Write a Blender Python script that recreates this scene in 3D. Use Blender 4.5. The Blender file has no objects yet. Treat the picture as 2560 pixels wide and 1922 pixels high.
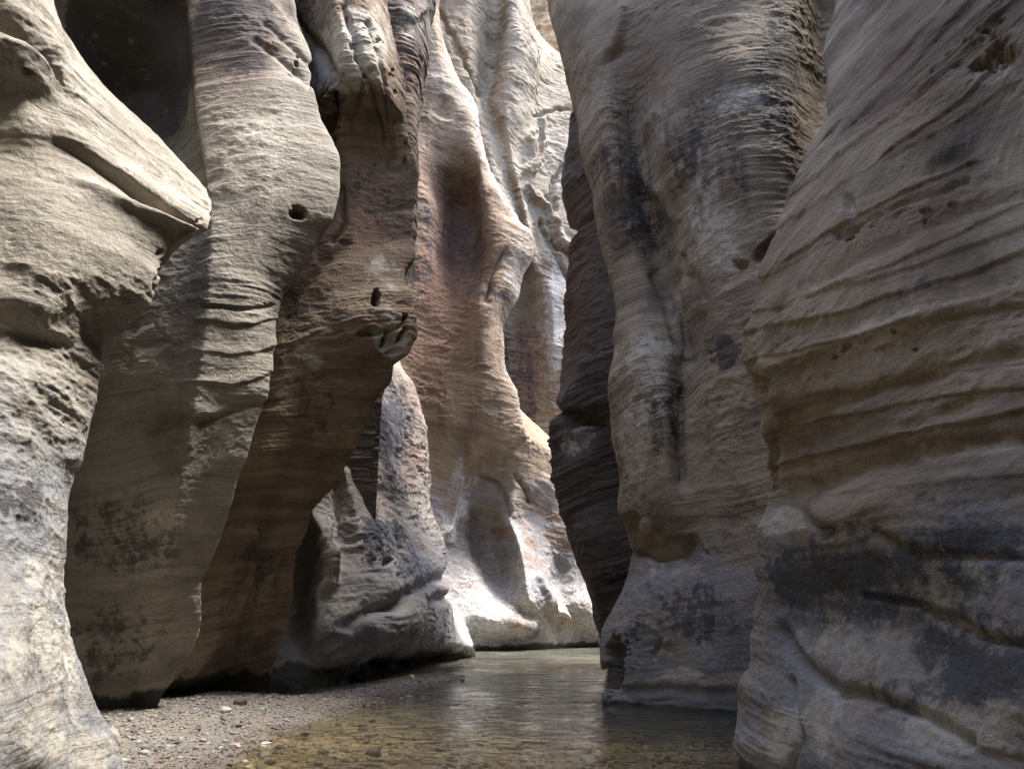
import bpy, math, random
import numpy as np
R = math.radians
rng = np.random.default_rng(7)
random.seed(7)
scene = bpy.context.scene
COARSE = 0.85   # 1 = full mesh density
COL = scene.collection

# ------------------------------------------------------------------ camera
IW, IH, FPX, CAMZ, PITCH = 2560.0, 1922.0, 1862.0, 1.6, R(17.2)
SN, CS = math.sin(PITCH), math.cos(PITCH)

def at(px, py, Y):
    """world point seen at photo position (px, py) at plan distance Y"""
    u = (px - IW / 2) / FPX; v = (IH / 2 - py) / FPX
    f = CS - v * SN
    return (u * Y / f, Y, CAMZ + Y * (SN + v * CS) / f)

def onwater(px, py, z=0.0):
    v = (IH / 2 - py) / FPX
    f = CS - v * SN; s = (SN + v * CS) / f
    return at(px, py, (z - CAMZ) / s)

def proj(P):
    x, y, z = P[..., 0], P[..., 1], P[..., 2] - CAMZ
    f = np.maximum(y * CS + z * SN, 0.05); up = z * CS - y * SN
    return IW / 2 + FPX * x / f, IH / 2 - FPX * up / f

# ------------------------------------------------------------------ noise
_perm = np.concatenate([np.random.default_rng(3).permutation(256)] * 3).astype(np.int32)
_g = np.random.default_rng(5).normal(size=(256, 3)); _g /= np.linalg.norm(_g, axis=1)[:, None]
_g = _g.astype(np.float32)

def pn(p, seed=0):
    p = np.asarray(p, np.float32) + np.float32(seed * 17.31)
    i = np.floor(p).astype(np.int32); f = p - i
    i &= 255
    w = f * f * f * (f * (f * 6 - 15) + 10)
    out = 0
    res = {}
    for dx in (0, 1):
        a = _perm[i[..., 0] + dx]
        for dy in (0, 1):
            b = _perm[a + i[..., 1] + dy]
            for dz in (0, 1):
                g = _g[_perm[b + i[..., 2] + dz]]
                res[dx, dy, dz] = g[..., 0] * (f[..., 0] - dx) + g[..., 1] * (f[..., 1] - dy) + g[..., 2] * (f[..., 2] - dz)
    wx, wy, wz = w[..., 0], w[..., 1], w[..., 2]
    L = lambda a, b, t: a + (b - a) * t
    return 1.5 * L(L(L(res[0, 0, 0], res[1, 0, 0], wx), L(res[0, 1, 0], res[1, 1, 0], wx), wy),
             L(L(res[0, 0, 1], res[1, 0, 1], wx), L(res[0, 1, 1], res[1, 1, 1], wx), wy), wz)

def fbm(p, octv=4, seed=0, gain=0.5, ridged=False):
    a, s, t = 1.0, 0.0, 0.0
    for k in range(octv):
        n = pn(p * (2.03 ** k), seed + k)
        if ridged: n = 1 - 2.2 * np.abs(n)
        s = s + a * n; t += a; a *= gain
    return s / t

def sstep(a, b, x):
    t = np.clip((x - a) / (b - a), 0, 1)
    return t * t * (3 - 2 * t)

# ------------------------------------------------------------------ object helpers
def tag(o, label=None, cat=None, group=None, kind=None):
    if label: o['label'] = label
    if cat: o['category'] = cat
    if group: o['group'] = group
    if kind: o['kind'] = kind
    return o

def mesh_from(name, V, F, mat, attr=None, smooth=True):
    """V (n,3), F (m,4) or (m,3)"""
    me = bpy.data.meshes.new(name)
    V = np.ascontiguousarray(V, np.float32); F = np.ascontiguousarray(F, np.int32)
    k = F.shape[1]
    me.vertices.add(len(V)); me.vertices.foreach_set('co', V.ravel())
    me.loops.add(F.size); me.loops.foreach_set('vertex_index', F.ravel())
    me.polygons.add(len(F)); me.polygons.foreach_set('loop_start', np.arange(0, F.size, k, dtype=np.int32))
    me.polygons.foreach_set('use_smooth', np.full(len(F), smooth))
    me.update(calc_edges=True); me.validate()
    if attr is not None:
        for an, arr in attr.items():
            a = me.attributes.new(an, 'FLOAT_COLOR', 'POINT')
            a.data.foreach_set('color', np.ascontiguousarray(arr, np.float32).ravel())
    me.materials.append(mat)
    o = bpy.data.objects.new(name, me); COL.objects.link(o)
    return o

def grid_faces(nr, nc, loop=False):
    r = np.arange(nr - 1)[:, None]; c = np.arange(nc - 1 if not loop else nc)[None, :]
    c2 = (c + 1) % nc
    a = r * nc + c; b = r * nc + c2
    return np.stack([a, b, b + nc, a + nc], -1).reshape(-1, 4)

def pchip(xk, yk, x):
    xk = np.asarray(xk, float); yk = np.asarray(yk, float)
    h = np.diff(xk); d = np.diff(yk) / h
    m = np.zeros(len(xk))
    for i in range(1, len(xk) - 1):
        if d[i - 1] * d[i] > 0:
            w1, w2 = 2 * h[i] + h[i - 1], h[i] + 2 * h[i - 1]
            m[i] = (w1 + w2) / (w1 / d[i - 1] + w2 / d[i])
    x = np.clip(x, xk[0], xk[-1])
    k = np.clip(np.searchsorted(xk, x) - 1, 0, len(h) - 1)
    t = (x - xk[k]) / h[k]
    return ((1 + 2 * t) * (1 - t) ** 2 * yk[k] + t * (1 - t) ** 2 * h[k] * m[k]
            + t * t * (3 - 2 * t) * yk[k + 1] + t * t * (t - 1) * h[k] * m[k + 1])

# ------------------------------------------------------------------ lofted rock
def P(pts, sharp=0.0, lean=(0, 0)):
    """column traced in the photo: (px, py, plan distance); distance None = where that ray meets the water"""
    w = []
    for (px, py, Y) in pts:
        w.append(onwater(px, py) if Y is None else at(px, py, Y))
    return dict(w=w, fine=True, sharp=sharp, lean=lean)

def V_(x, Y, top=None):
    """vertical column in the hidden part of a rock mass; top = (x, Y) it leans to at the top"""
    return dict(w=[(x, Y, 0)] + ([(top[0], top[1], top[2])] if top else []), fine=False, sharp=0.0, lean=(0, 0))

def loft(cols, zlo, zvis, ztop, step, zstep):
    z = np.concatenate([np.arange(zlo, zvis, zstep), np.linspace(zvis, ztop, int((ztop - zvis) / (zstep * 6)) + 2)])
    C = []
    for c in cols:
        w = sorted(c['w'], key=lambda q: q[2])
        zk = [q[2] for q in w]
        # drop nearly equal heights
        ww = [w[0]]
        for q in w[1:]:
            if q[2] - ww[-1][2] > 1e-3: ww.append(q)
        w = ww; zk = [q[2] for q in w]
        if len(w) == 1:
            X = np.full(len(z), w[0][0]); Y = np.full(len(z), w[0][1])
        else:
            X = pchip(zk, [q[0] for q in w], z); Y = pchip(zk, [q[1] for q in w], z)
        over = np.maximum(z - zk[-1], 0)
        X = X + over * c['lean'][0]; Y = Y + over * c['lean'][1]
        C.append(np.stack([X, Y], -1))
    C = np.stack(C, 1)                                   # rows, cols, 2
    n = len(cols)
    L = np.linalg.norm(np.diff(C, axis=1), axis=2) + 1e-4   # rows, n-1
    T = np.zeros_like(C)
    D = np.diff(C, axis=1) / L[..., None]
    T[:, 0] = D[:, 0]; T[:, -1] = D[:, -1]
    for k in range(1, n - 1):
        t = D[:, k - 1] * L[:, k:k + 1] + D[:, k] * L[:, k - 1:k]
        T[:, k] = t / (np.linalg.norm(t, axis=1)[:, None] + 1e-6)
    out = []
    for k in range(n - 1):
        l = L[:, k]
        m0 = np.minimum(l, L[:, k - 1] if k > 0 else l) * 1.0; m1 = np.minimum(l, L[:, k + 1] if k < n - 2 else l) * 1.0
        m0 = m0 * (1 - cols[k]['sharp']); m1 = m1 * (1 - cols[k + 1]['sharp'])
        fine = cols[k]['fine'] and cols[k + 1]['fine']
        lv = np.percentile(l, 75)
        ns = max(3, int(lv / (step if fine else 0.15))) if fine else max(8, min(60, int(lv / 0.15)))
        t = np.linspace(0, 1, ns, endpoint=False)
        if not fine:
            t = t ** 1.8 if cols[k]['fine'] else 1 - (1 - t) ** 1.8
        if k == n - 2: t = np.append(t, 1.0)
        t = t[None, :, None]
        out.append((1 + 2 * t) * (1 - t) ** 2 * C[:, k:k + 1] + t * (1 - t) ** 2 * (T[:, k] * m0[:, None])[:, None]
                   + t * t * (3 - 2 * t) * C[:, k + 1:k + 2] + t * t * (t - 1) * (T[:, k + 1] * m1[:, None])[:, None])
    G = np.concatenate(out, 1)
    return np.concatenate([G, np.broadcast_to(z[:, None, None], G.shape[:2] + (1,))], -1)

def grid_normals(G):
    du = np.gradient(G, axis=1); dv = np.gradient(G, axis=0)
    N = np.cross(du, dv)
    return N / (np.linalg.norm(N, axis=-1)[..., None] + 1e-9)

def seg_dist(px, py, pts):
    d = np.full(px.shape, 1e9, np.float32); sg = np.zeros(px.shape, np.float32)
    for (x0, y0), (x1, y1) in zip(pts[:-1], pts[1:]):
        ex, ey = x1 - x0, y1 - y0
        l2 = ex * ex + ey * ey + 1e-6
        t = np.clip(((px - x0) * ex + (py - y0) * ey) / l2, 0, 1)
        qx, qy = px - x0 - t * ex, py - y0 - t * ey
        dd = np.sqrt(qx * qx + qy * qy)
        m = dd < d
        d = np.where(m, dd, d); sg = np.where(m, np.sign(qx * ey - qy * ex), sg)
    return d, sg

def rock(name, label, cat, cols, zvis, ztop, step, mat, zlo=-0.7, zstep=None, big=0.10, bed=0.03, mid=0.02, fine=0.006,
         dip=(0.0, 0.0), bedf=4.0, features=(), stains=(), seed=0, dipz=(0.0, 3.0, 8.0), warp=0.3, polish_glow=0.0, flood_glow_top=2.6, zwet=0.0, wetn=0.25, mask=None, bigf=0.45):
    step *= COARSE; zstep = zstep or step
    G = loft(cols, zlo, zvis, ztop, step, zstep)
    N = grid_normals(G)
    Pn = G.reshape(-1, 3)
    px, py = proj(Pn)
    wob = 14 * fbm(Pn * 1.1, 3, seed + 40); wob2 = 14 * fbm(Pn * 1.1, 3, seed + 45)
    pxw = px + wob; pyw = py + wob2
    s = Pn[:, 2] + (dip[0] + dipz[0] * sstep(dipz[1], dipz[2], Pn[:, 2])) * Pn[:, 0] + dip[1] * Pn[:, 1]
    s = s + warp * fbm(Pn * 0.35, 2, seed + 1)
    Q = np.stack([Pn[:, 0] * 0.35, Pn[:, 1] * 0.35, s * bedf], -1)
    b1 = fbm(Q, 4, seed + 2, 0.6)
    bmod = sstep(-0.45, 0.35, fbm(Pn * 0.5, 2, seed + 3))
    d = big * fbm(Pn * bigf, 3, seed + 4)
    b2 = fbm(np.stack([Pn[:, 0] * 0.5, Pn[:, 1] * 0.5, s * bedf * 2.7], -1), 3, seed + 12, 0.6)
    for ft in features:
        if ft[0] == 'calm':
            _, fx, fy, rx, ry, amt = ft
            bmod = bmod * (1 - amt * sstep(1.0, 0.3, np.hypot((pxw - fx) / rx, (pyw - fy) / ry)))
    d = d + bed * (0.55 * b1 + 0.5 * np.tanh(5 * b1) + 0.3 * np.tanh(5 * b2)) * (0.05 + 1.1 * bmod ** 1.5)
    md = fbm(Pn * np.array([1.6, 1.6, 2.6]), 4, seed + 6, 0.55, ridged=True)
    d = d + mid * md * (0.35 + 1.1 * sstep(-0.2, 0.4, fbm(Pn * 0.6, 2, seed + 7)))
    d = d + fine * fbm(np.stack([Pn[:, 0] * 9, Pn[:, 1] * 9, s * 16], -1), 3, seed + 8, 0.6)
    vis = np.ones(len(Pn))
    for ft in features:
        if ft[0] == 'pit':      # px, py, rx, ry, angle, depth, sharpness
            _, fx, fy, rx, ry, an, dep, sh = ft
            ca, sa = math.cos(R(an)), math.sin(R(an))
            k = 0.35 if sh > 0.5 else 1.0
            ux = ((pxw * k + px * (1 - k) - fx) * ca + (pyw * k + py * (1 - k) - fy) * sa) / rx
            uy = (-(pxw * k + px * (1 - k) - fx) * sa + (pyw * k + py * (1 - k) - fy) * ca) / ry
            r = np.sqrt(ux * ux + uy * uy)
            near = r < 1.6
            if sh > 0.3 and near.any():
                r[near] = r[near] + 0.55 * fbm(Pn[near] * 5.5, 3, seed + 70) + 0.25 * fbm(Pn[near] * 17, 2, seed + 74)
            d = d - dep * sstep(1.0, sh, r)
        elif ft[0] == 'pits':   # pts, how many, spread px, radius px, depth
            _, pts, cnt, spr, rad, dep = ft
            q = np.random.default_rng(seed + len(pts) + cnt); pa = np.array(pts, float)
            for _k in range(cnt):
                u = q.uniform(0, len(pa) - 1.001); i0 = int(u); c = pa[i0] + (pa[i0 + 1] - pa[i0]) * (u - i0) + q.normal(0, spr, 2)
                rr = rad * q.uniform(0.5, 1.4); tn = pa[i0 + 1] - pa[i0]; an = math.atan2(tn[1], tn[0]) + q.normal(0, 0.25)
                near = np.where((np.abs(px - c[0]) < rr * 4) & (np.abs(py - c[1]) < rr * 4))[0]
                if len(near) == 0: continue
                dx, dy = px[near] - c[0], py[near] - c[1]
                r = np.hypot((dx * math.cos(an) + dy * math.sin(an)) / (rr * q.uniform(1.2, 2.4)), (-dx * math.sin(an) + dy * math.cos(an)) / rr)
                r = r + 0.4 * fbm(Pn[near] * 9, 2, seed + 77)
                d[near] -= dep * q.uniform(0.5, 1.3) * sstep(1.0, 0.45, r)
        elif ft[0] == 'ridge':  # pts, width, height (negative = groove)
            _, pts, wd, hh = ft
            dist, _s = seg_dist(pxw, pyw, pts)
            d = d + hh * np.exp(-(dist / wd) ** 2)
        elif ft[0] == 'step':   # pts, width, height: left side of the line stands proud
            _, pts, wd, hh, reach = ft
            dist, sg = seg_dist(pxw, pyw, pts)
            d = d + hh * sstep(-wd, wd, dist * sg) * np.where(sg > 0, np.exp(-(dist / reach) ** 2), 1.0)
    G2 = (Pn + N.reshape(-1, 3) * d[:, None])
    # stains: r varnish and painted shade, g pale crust and painted glow, b red iron, a wet
    A = np.zeros((len(Pn), 4), np.float32)
    ch = dict(v=0, p=1, r=2, w=3)
    pxs = px + 46 * fbm(Pn * 1.3, 4, seed + 50, 0.6); pys = py + 46 * fbm(Pn * 1.3, 4, seed + 55, 0.6)
    for st in stains:
        if len(st) == 5:                                # a band along a traced line
            k, pts, wd, amt, soft = st
            dist, _s = seg_dist(px * 0.6 + pxs * 0.4, py * 0.6 + pys * 0.4, pts)
            A[:, ch[k]] = np.maximum(A[:, ch[k]], amt * sstep(1.0, 1 - soft, dist / wd))
            continue
        k, fx, fy, rx, ry, an, amt, soft = st
        ca, sa = math.cos(R(an)), math.sin(R(an))
        ux = ((pxs - fx) * ca + (pys - fy) * sa) / rx
        uy = (-(pxs - fx) * sa + (pys - fy) * ca) / ry
        r = np.sqrt(ux * ux + uy * uy)
        val = amt * sstep(1.0, 1 - soft, r)
        if amt >= 0: A[:, ch[k]] = np.maximum(A[:, ch[k]], val)
        else: A[:, ch[k]] = np.maximum(0, A[:, ch[k]] + val)
    if zwet > 0:
        e = zwet + wetn * fbm(np.stack([Pn[:, 0] * 2.2, Pn[:, 1] * 2.2, Pn[:, 2] * 0.2], -1), 4, seed + 60, 0.65)
        A[:, 3] = np.maximum(A[:, 3], sstep(0.05, -0.05, Pn[:, 2] - e) * sstep(-0.15, 0.0, Pn[:, 2]))
    B = np.zeros((len(Pn), 4), np.float32); B[:, 0] = s; B[:, 1] = polish_glow * sstep(flood_glow_top + 0.9, flood_glow_top - 0.9, Pn[:, 2] + 0.8 * fbm(Pn * 0.5, 3, seed + 90))
    o = mesh_from(name, G2, grid_faces(G.shape[0], G.shape[1], loop=True), mat, dict(stain_light=A, strata=B))
    tag(o, label, cat)
    return o

# ------------------------------------------------------------------ materials
class NT:
    def __init__(self, name):
        self.m = bpy.data.materials.new(name); self.m.use_nodes = True
        self.t = self.m.node_tree; self.t.nodes.clear()
        self.out = self.n('ShaderNodeOutputMaterial')
    def n(self, ty, **kw):
        nd = self.t.nodes.new(ty)
        for k, v in kw.items(): setattr(nd, k, v)
        return nd
    def l(self, a, b): self.t.links.new(a, b)
    def val(self, sock, v):
        if hasattr(v, 'links'): self.l(v, sock)
        else: sock.default_value = v
    def math(self, op, a, b=0.0, c=None, clamp=False):
        nd = self.n('ShaderNodeMath', operation=op, use_clamp=clamp)
        self.val(nd.inputs[0], a); self.val(nd.inputs[1], b)
        if c is not None: self.val(nd.inputs[2], c)
        return nd.outputs[0]
    def mix(self, f, a, b, bt='MIX'):
        nd = self.n('ShaderNodeMix', data_type='RGBA', blend_type=bt)
        self.val(nd.inputs[0], f); self.val(nd.inputs[6], a if hasattr(a, 'links') else (*a, 1)); self.val(nd.inputs[7], b if hasattr(b, 'links') else (*b, 1))
        return nd.outputs[2]
    def noise(self, vec, scale, detail=4, rough=0.55, dist=0.0):
        nd = self.n('ShaderNodeTexNoise'); self.l(vec, nd.inputs['Vector'])
        nd.inputs['Scale'].default_value = scale; nd.inputs['Detail'].default_value = detail
        nd.inputs['Roughness'].default_value = rough; nd.inputs['Distortion'].default_value = dist
        return nd.outputs['Fac']
    def ramp(self, f, lo, hi):
        nd = self.n('ShaderNodeMapRange', interpolation_type='SMOOTHSTEP')
        self.val(nd.inputs[0], f); nd.inputs[1].default_value = lo; nd.inputs[2].default_value = hi
        return nd.outputs[0]
    def vmap(self, vec, scale, rot=(0, 0, 0), loc=(0, 0, 0)):
        nd = self.n('ShaderNodeMapping'); self.l(vec, nd.inputs[0])
        nd.inputs['Location'].default_value = loc
        nd.inputs['Scale'].default_value = scale; nd.inputs['Rotation'].default_value = rot
        return nd.outputs[0]

def rock_mat(name, light, mid, dark, red=(0.15, 0.085, 0.058), varn_shade=(0.042, 0.044, 0.052), pale=(0.42, 0.385, 0.32), scale=1.0,
             streak=0.35, fleck=0.3, bump=1.0, seed=0.0, bedbump=1.0, bedcol=1.0, pspread=0.2):
    t = NT(name)
    pos = t.n('ShaderNodeNewGeometry').outputs['Position']
    pos = t.vmap(pos, (1, 1, 1), (0, 0, 0), (seed, seed * .7, seed * .3))
    st = t.n('ShaderNodeAttribute', attribute_name='stain_light')
    sep = t.n('ShaderNodeSeparateColor'); t.l(st.outputs['Color'], sep.inputs[0])
    v, p, r, w = sep.outputs[0], sep.outputs[1], sep.outputs[2], st.outputs['Alpha']
    sb = t.n('ShaderNodeAttribute', attribute_name='strata')
    sb2 = t.n('ShaderNodeSeparateColor'); t.l(sb.outputs['Color'], sb2.inputs[0])
    xyz = t.n('ShaderNodeSeparateXYZ'); t.l(pos, xyz.inputs[0])
    bc = t.n('ShaderNodeCombineXYZ'); t.l(xyz.outputs[0], bc.inputs[0]); t.l(xyz.outputs[1], bc.inputs[1]); t.l(sb2.outputs[0], bc.inputs[2])
    bvec = t.vmap(bc.outputs[0], (0.25, 0.25, 4.0))
    bed = t.noise(bvec, 1.1 * scale, 7, 0.62)
    bfine = t.noise(t.vmap(bc.outputs[0], (0.35, 0.35, 11.0)), 1.6 * scale, 6, 0.65)
    lam = t.noise(t.vmap(bc.outputs[0], (0.30, 0.30, 20.0)), 1.3 * scale, 4, 0.6)
    mot = t.noise(pos, 0.9 * scale, 6, 0.6)
    spk = t.noise(pos, 18 * scale, 6, 0.7)
    grit = t.noise(pos, 55 * scale, 3, 0.6)
    col = t.mix(t.math('MULTIPLY', t.ramp(bed, 0.36, 0.64), bedcol, clamp=True), mid, light)
    col = t.mix(t.math('MULTIPLY', t.ramp(bfine, 0.5, 0.75), 0.45 * bedcol), col, dark)
    col = t.mix(t.math('MULTIPLY', t.ramp(mot, 0.45, 0.70), 0.7), col, dark)
    stk = t.noise(t.vmap(pos, (3.0, 3.0, 0.12)), 1.2 * scale, 5, 0.6)          # run-off streaks
    col = t.mix(t.math('MULTIPLY', t.ramp(stk, 0.52, 0.72), streak), col, dark)
    rm = t.math('MULTIPLY', r, t.ramp(bed, 0.25, 0.6), clamp=True)             # iron red
    col = t.mix(rm, col, red)
    cool = t.math('MULTIPLY', sb2.outputs[1], t.ramp(t.math('MULTIPLY_ADD', mot, 0.6, t.math('MULTIPLY', bed, 0.5)), 0.40, 0.62))
    col = t.mix(t.math('MULTIPLY', cool, 0.75), col, (0.205, 0.215, 0.24))
    # dark varnish and painted shade, broken up by its own patchy edge
    vn = t.math('MULTIPLY_ADD', bfine, 0.5, t.math('MULTIPLY_ADD', t.noise(pos, 1.5 * scale, 10, 0.72), 0.9, t.math('MULTIPLY_ADD', t.noise(pos, 6.5 * scale, 8, 0.75), 1.3, -0.775)))
    vn = t.math('MULTIPLY_ADD', t.math('SUBTRACT', stk, 0.5), 0.7, vn)
    vm = t.ramp(t.math('MULTIPLY_ADD', v, 0.66, vn), 0.80, 1.08)
    vm = t.math('MULTIPLY', vm, t.ramp(v, 0.0, 0.55))
    col = t.mix(t.math('MULTIPLY', vm, 0.86), col, varn_shade)
    # pale mineral crust, painted light and flecks
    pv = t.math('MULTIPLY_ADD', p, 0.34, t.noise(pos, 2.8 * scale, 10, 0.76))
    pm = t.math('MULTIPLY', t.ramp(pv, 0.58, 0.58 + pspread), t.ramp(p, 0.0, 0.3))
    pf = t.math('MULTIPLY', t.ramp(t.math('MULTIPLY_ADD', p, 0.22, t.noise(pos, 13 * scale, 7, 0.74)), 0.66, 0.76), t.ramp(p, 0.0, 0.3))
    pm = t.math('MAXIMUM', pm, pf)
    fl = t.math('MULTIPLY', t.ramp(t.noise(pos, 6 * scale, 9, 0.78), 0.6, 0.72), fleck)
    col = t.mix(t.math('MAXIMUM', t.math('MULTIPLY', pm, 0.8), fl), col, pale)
    # grain
    gr = t.math('MULTIPLY_ADD', spk, 0.7, t.math('MULTIPLY_ADD', grit, 0.5, 0.4))
    g3 = t.n('ShaderNodeCombineColor')
    for k in range(3): t.l(gr, g3.inputs[k])
    col = t.mix(1.0, col, g3.outputs[0], 'MULTIPLY')
    col = t.mix(t.math('MULTIPLY', w, 0.9), col, (0.018, 0.02, 0.017))
    b = t.n('ShaderNodeBsdfPrincipled')
    t.l(col, b.inputs['Base Color'])
    t.l(t.math('SUBTRACT', 0.9, t.math('MULTIPLY', w, 0.55)), b.inputs['Roughness'])
    b.inputs['Specular IOR Level'].default_value = 0.22
    # small weathering pockets, present only here and there
    vo = t.n('ShaderNodeTexVoronoi'); t.l(pos, vo.inputs['Vector']); vo.inputs['Scale'].default_value = 6 * scale
    pock = t.math('MULTIPLY', t.math('SUBTRACT', 1.0, t.ramp(vo.outputs['Distance'], 0.05, 0.38)), t.ramp(t.noise(pos, 1.3 * scale, 4, 0.6), 0.52, 0.66))
    rough = t.math('MULTIPLY_ADD', t.ramp(t.noise(pos, 0.8 * scale, 3), 0.35, 0.65), 0.8, 0.4)
    h = t.math('MULTIPLY', t.ramp(bfine, 0.40, 0.60), 0.011 * bedbump)
    h = t.math('MULTIPLY_ADD', t.ramp(lam, 0.40, 0.60), 0.0035 * bedbump, h)
    chip = t.ramp(t.noise(t.vmap(bc.outputs[0], (1.0, 1.0, 2.2)), 4.5 * scale, 6, 0.68), 0.52, 0.60)
    h = t.math('MULTIPLY_ADD', chip, -0.016, h)
    h = t.math('MULTIPLY', h, t.math('MULTIPLY_ADD', t.ramp(t.noise(bvec, 0.45 * scale, 4, 0.6), 0.40, 0.62), 1.25, 0.1))
    h = t.math('MULTIPLY_ADD', t.noise(pos, 9 * scale, 8, 0.72), 0.034, h)
    h = t.math('MULTIPLY_ADD', spk, 0.022, h)
    h = t.math('MULTIPLY_ADD', grit, 0.009, h)
    h = t.math('MULTIPLY', h, rough)
    h = t.math('MULTIPLY_ADD', pock, -0.02, h)
    bp = t.n('ShaderNodeBump'); bp.inputs['Strength'].default_value = 0.8 * bump; bp.inputs['Distance'].default_value = 1.0
    t.l(h, bp.inputs['Height']); t.l(bp.outputs[0], b.inputs['Normal'])
    t.l(b.outputs[0], t.out.inputs[0])
    return t.m

MAT_TAN = rock_mat('tan_sandstone', (0.285, 0.26, 0.215), (0.21, 0.186, 0.15), (0.125, 0.108, 0.088), streak=0.15, fleck=0.18, seed=1.0, bedbump=0.7, varn_shade=(0.058, 0.052, 0.05))
MAT_BROWN = rock_mat('brown_sandstone', (0.27, 0.205, 0.145), (0.175, 0.125, 0.085), (0.09, 0.065, 0.048), streak=0.35, fleck=0.2, seed=5.0, bedbump=0.6, varn_shade=(0.052, 0.045, 0.044))
MAT_RIGHT = rock_mat('banded_sandstone', (0.33, 0.272, 0.20), (0.195, 0.152, 0.108), (0.095, 0.073, 0.055), streak=0.1, fleck=0.25, seed=9.0, bedbump=1.2, varn_shade=(0.058, 0.062, 0.074))
MAT_PATCHY = rock_mat('patchy_sandstone', (0.34, 0.272, 0.195), (0.215, 0.165, 0.117), (0.105, 0.08, 0.06), streak=0.25, fleck=0.3, seed=29.0, bedbump=0.7, varn_shade=(0.05, 0.046, 0.05), red=(0.13, 0.087, 0.062))
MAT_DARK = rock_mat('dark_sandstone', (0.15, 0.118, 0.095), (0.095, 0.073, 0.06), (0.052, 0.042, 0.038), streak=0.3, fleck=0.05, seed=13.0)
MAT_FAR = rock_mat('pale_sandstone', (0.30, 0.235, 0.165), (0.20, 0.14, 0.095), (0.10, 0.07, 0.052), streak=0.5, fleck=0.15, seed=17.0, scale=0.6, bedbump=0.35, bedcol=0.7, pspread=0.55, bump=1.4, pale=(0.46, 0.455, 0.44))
MAT_BRIGHT = rock_mat('bleached_sandstone', (0.33, 0.28, 0.22), (0.235, 0.185, 0.135), (0.125, 0.095, 0.07), streak=0.4, fleck=0.15, seed=33.0, scale=0.6, bedbump=0.5, bedcol=0.7, pspread=0.45, bump=1.6, pale=(0.46, 0.445, 0.42))
MAT_LOW = rock_mat('grey_sandstone', (0.33, 0.295, 0.25), (0.235, 0.20, 0.165), (0.13, 0.107, 0.09), streak=0.3, fleck=0.3, seed=25.0, scale=0.8)
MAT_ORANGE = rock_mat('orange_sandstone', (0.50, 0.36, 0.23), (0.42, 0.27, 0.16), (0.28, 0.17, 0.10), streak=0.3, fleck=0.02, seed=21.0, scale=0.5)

_P = P
def P(pts, sharp=0.0, lean=(0, 0)):
    """fill in missing plan distances by interpolating along the column"""
    L = [list(q) + ['?'] if len(q) == 2 else list(q) for q in pts]
    for q in L:
        if q[2] is None: q[2] = onwater(q[0], q[1])[1]
    idx = [i for i, q in enumerate(L) if q[2] != '?']
    for i, q in enumerate(L):
        if q[2] == '?':
            j = max(k for k in idx if k < i); m = min(k for k in idx if k > i)
            t = (q[1] - L[j][1]) / (L[m][1] - L[j][1])
            q[2] = L[j][2] + t * (L[m][2] - L[j][2])
    return _P([tuple(q) for q in L], sharp, lean)

CLOSE, H_BACK, H_RIGHT, XR = 1.2, 24.0, 10.0, 12.0  # unseen walls lean in and rise so far to limit the sky light
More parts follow.
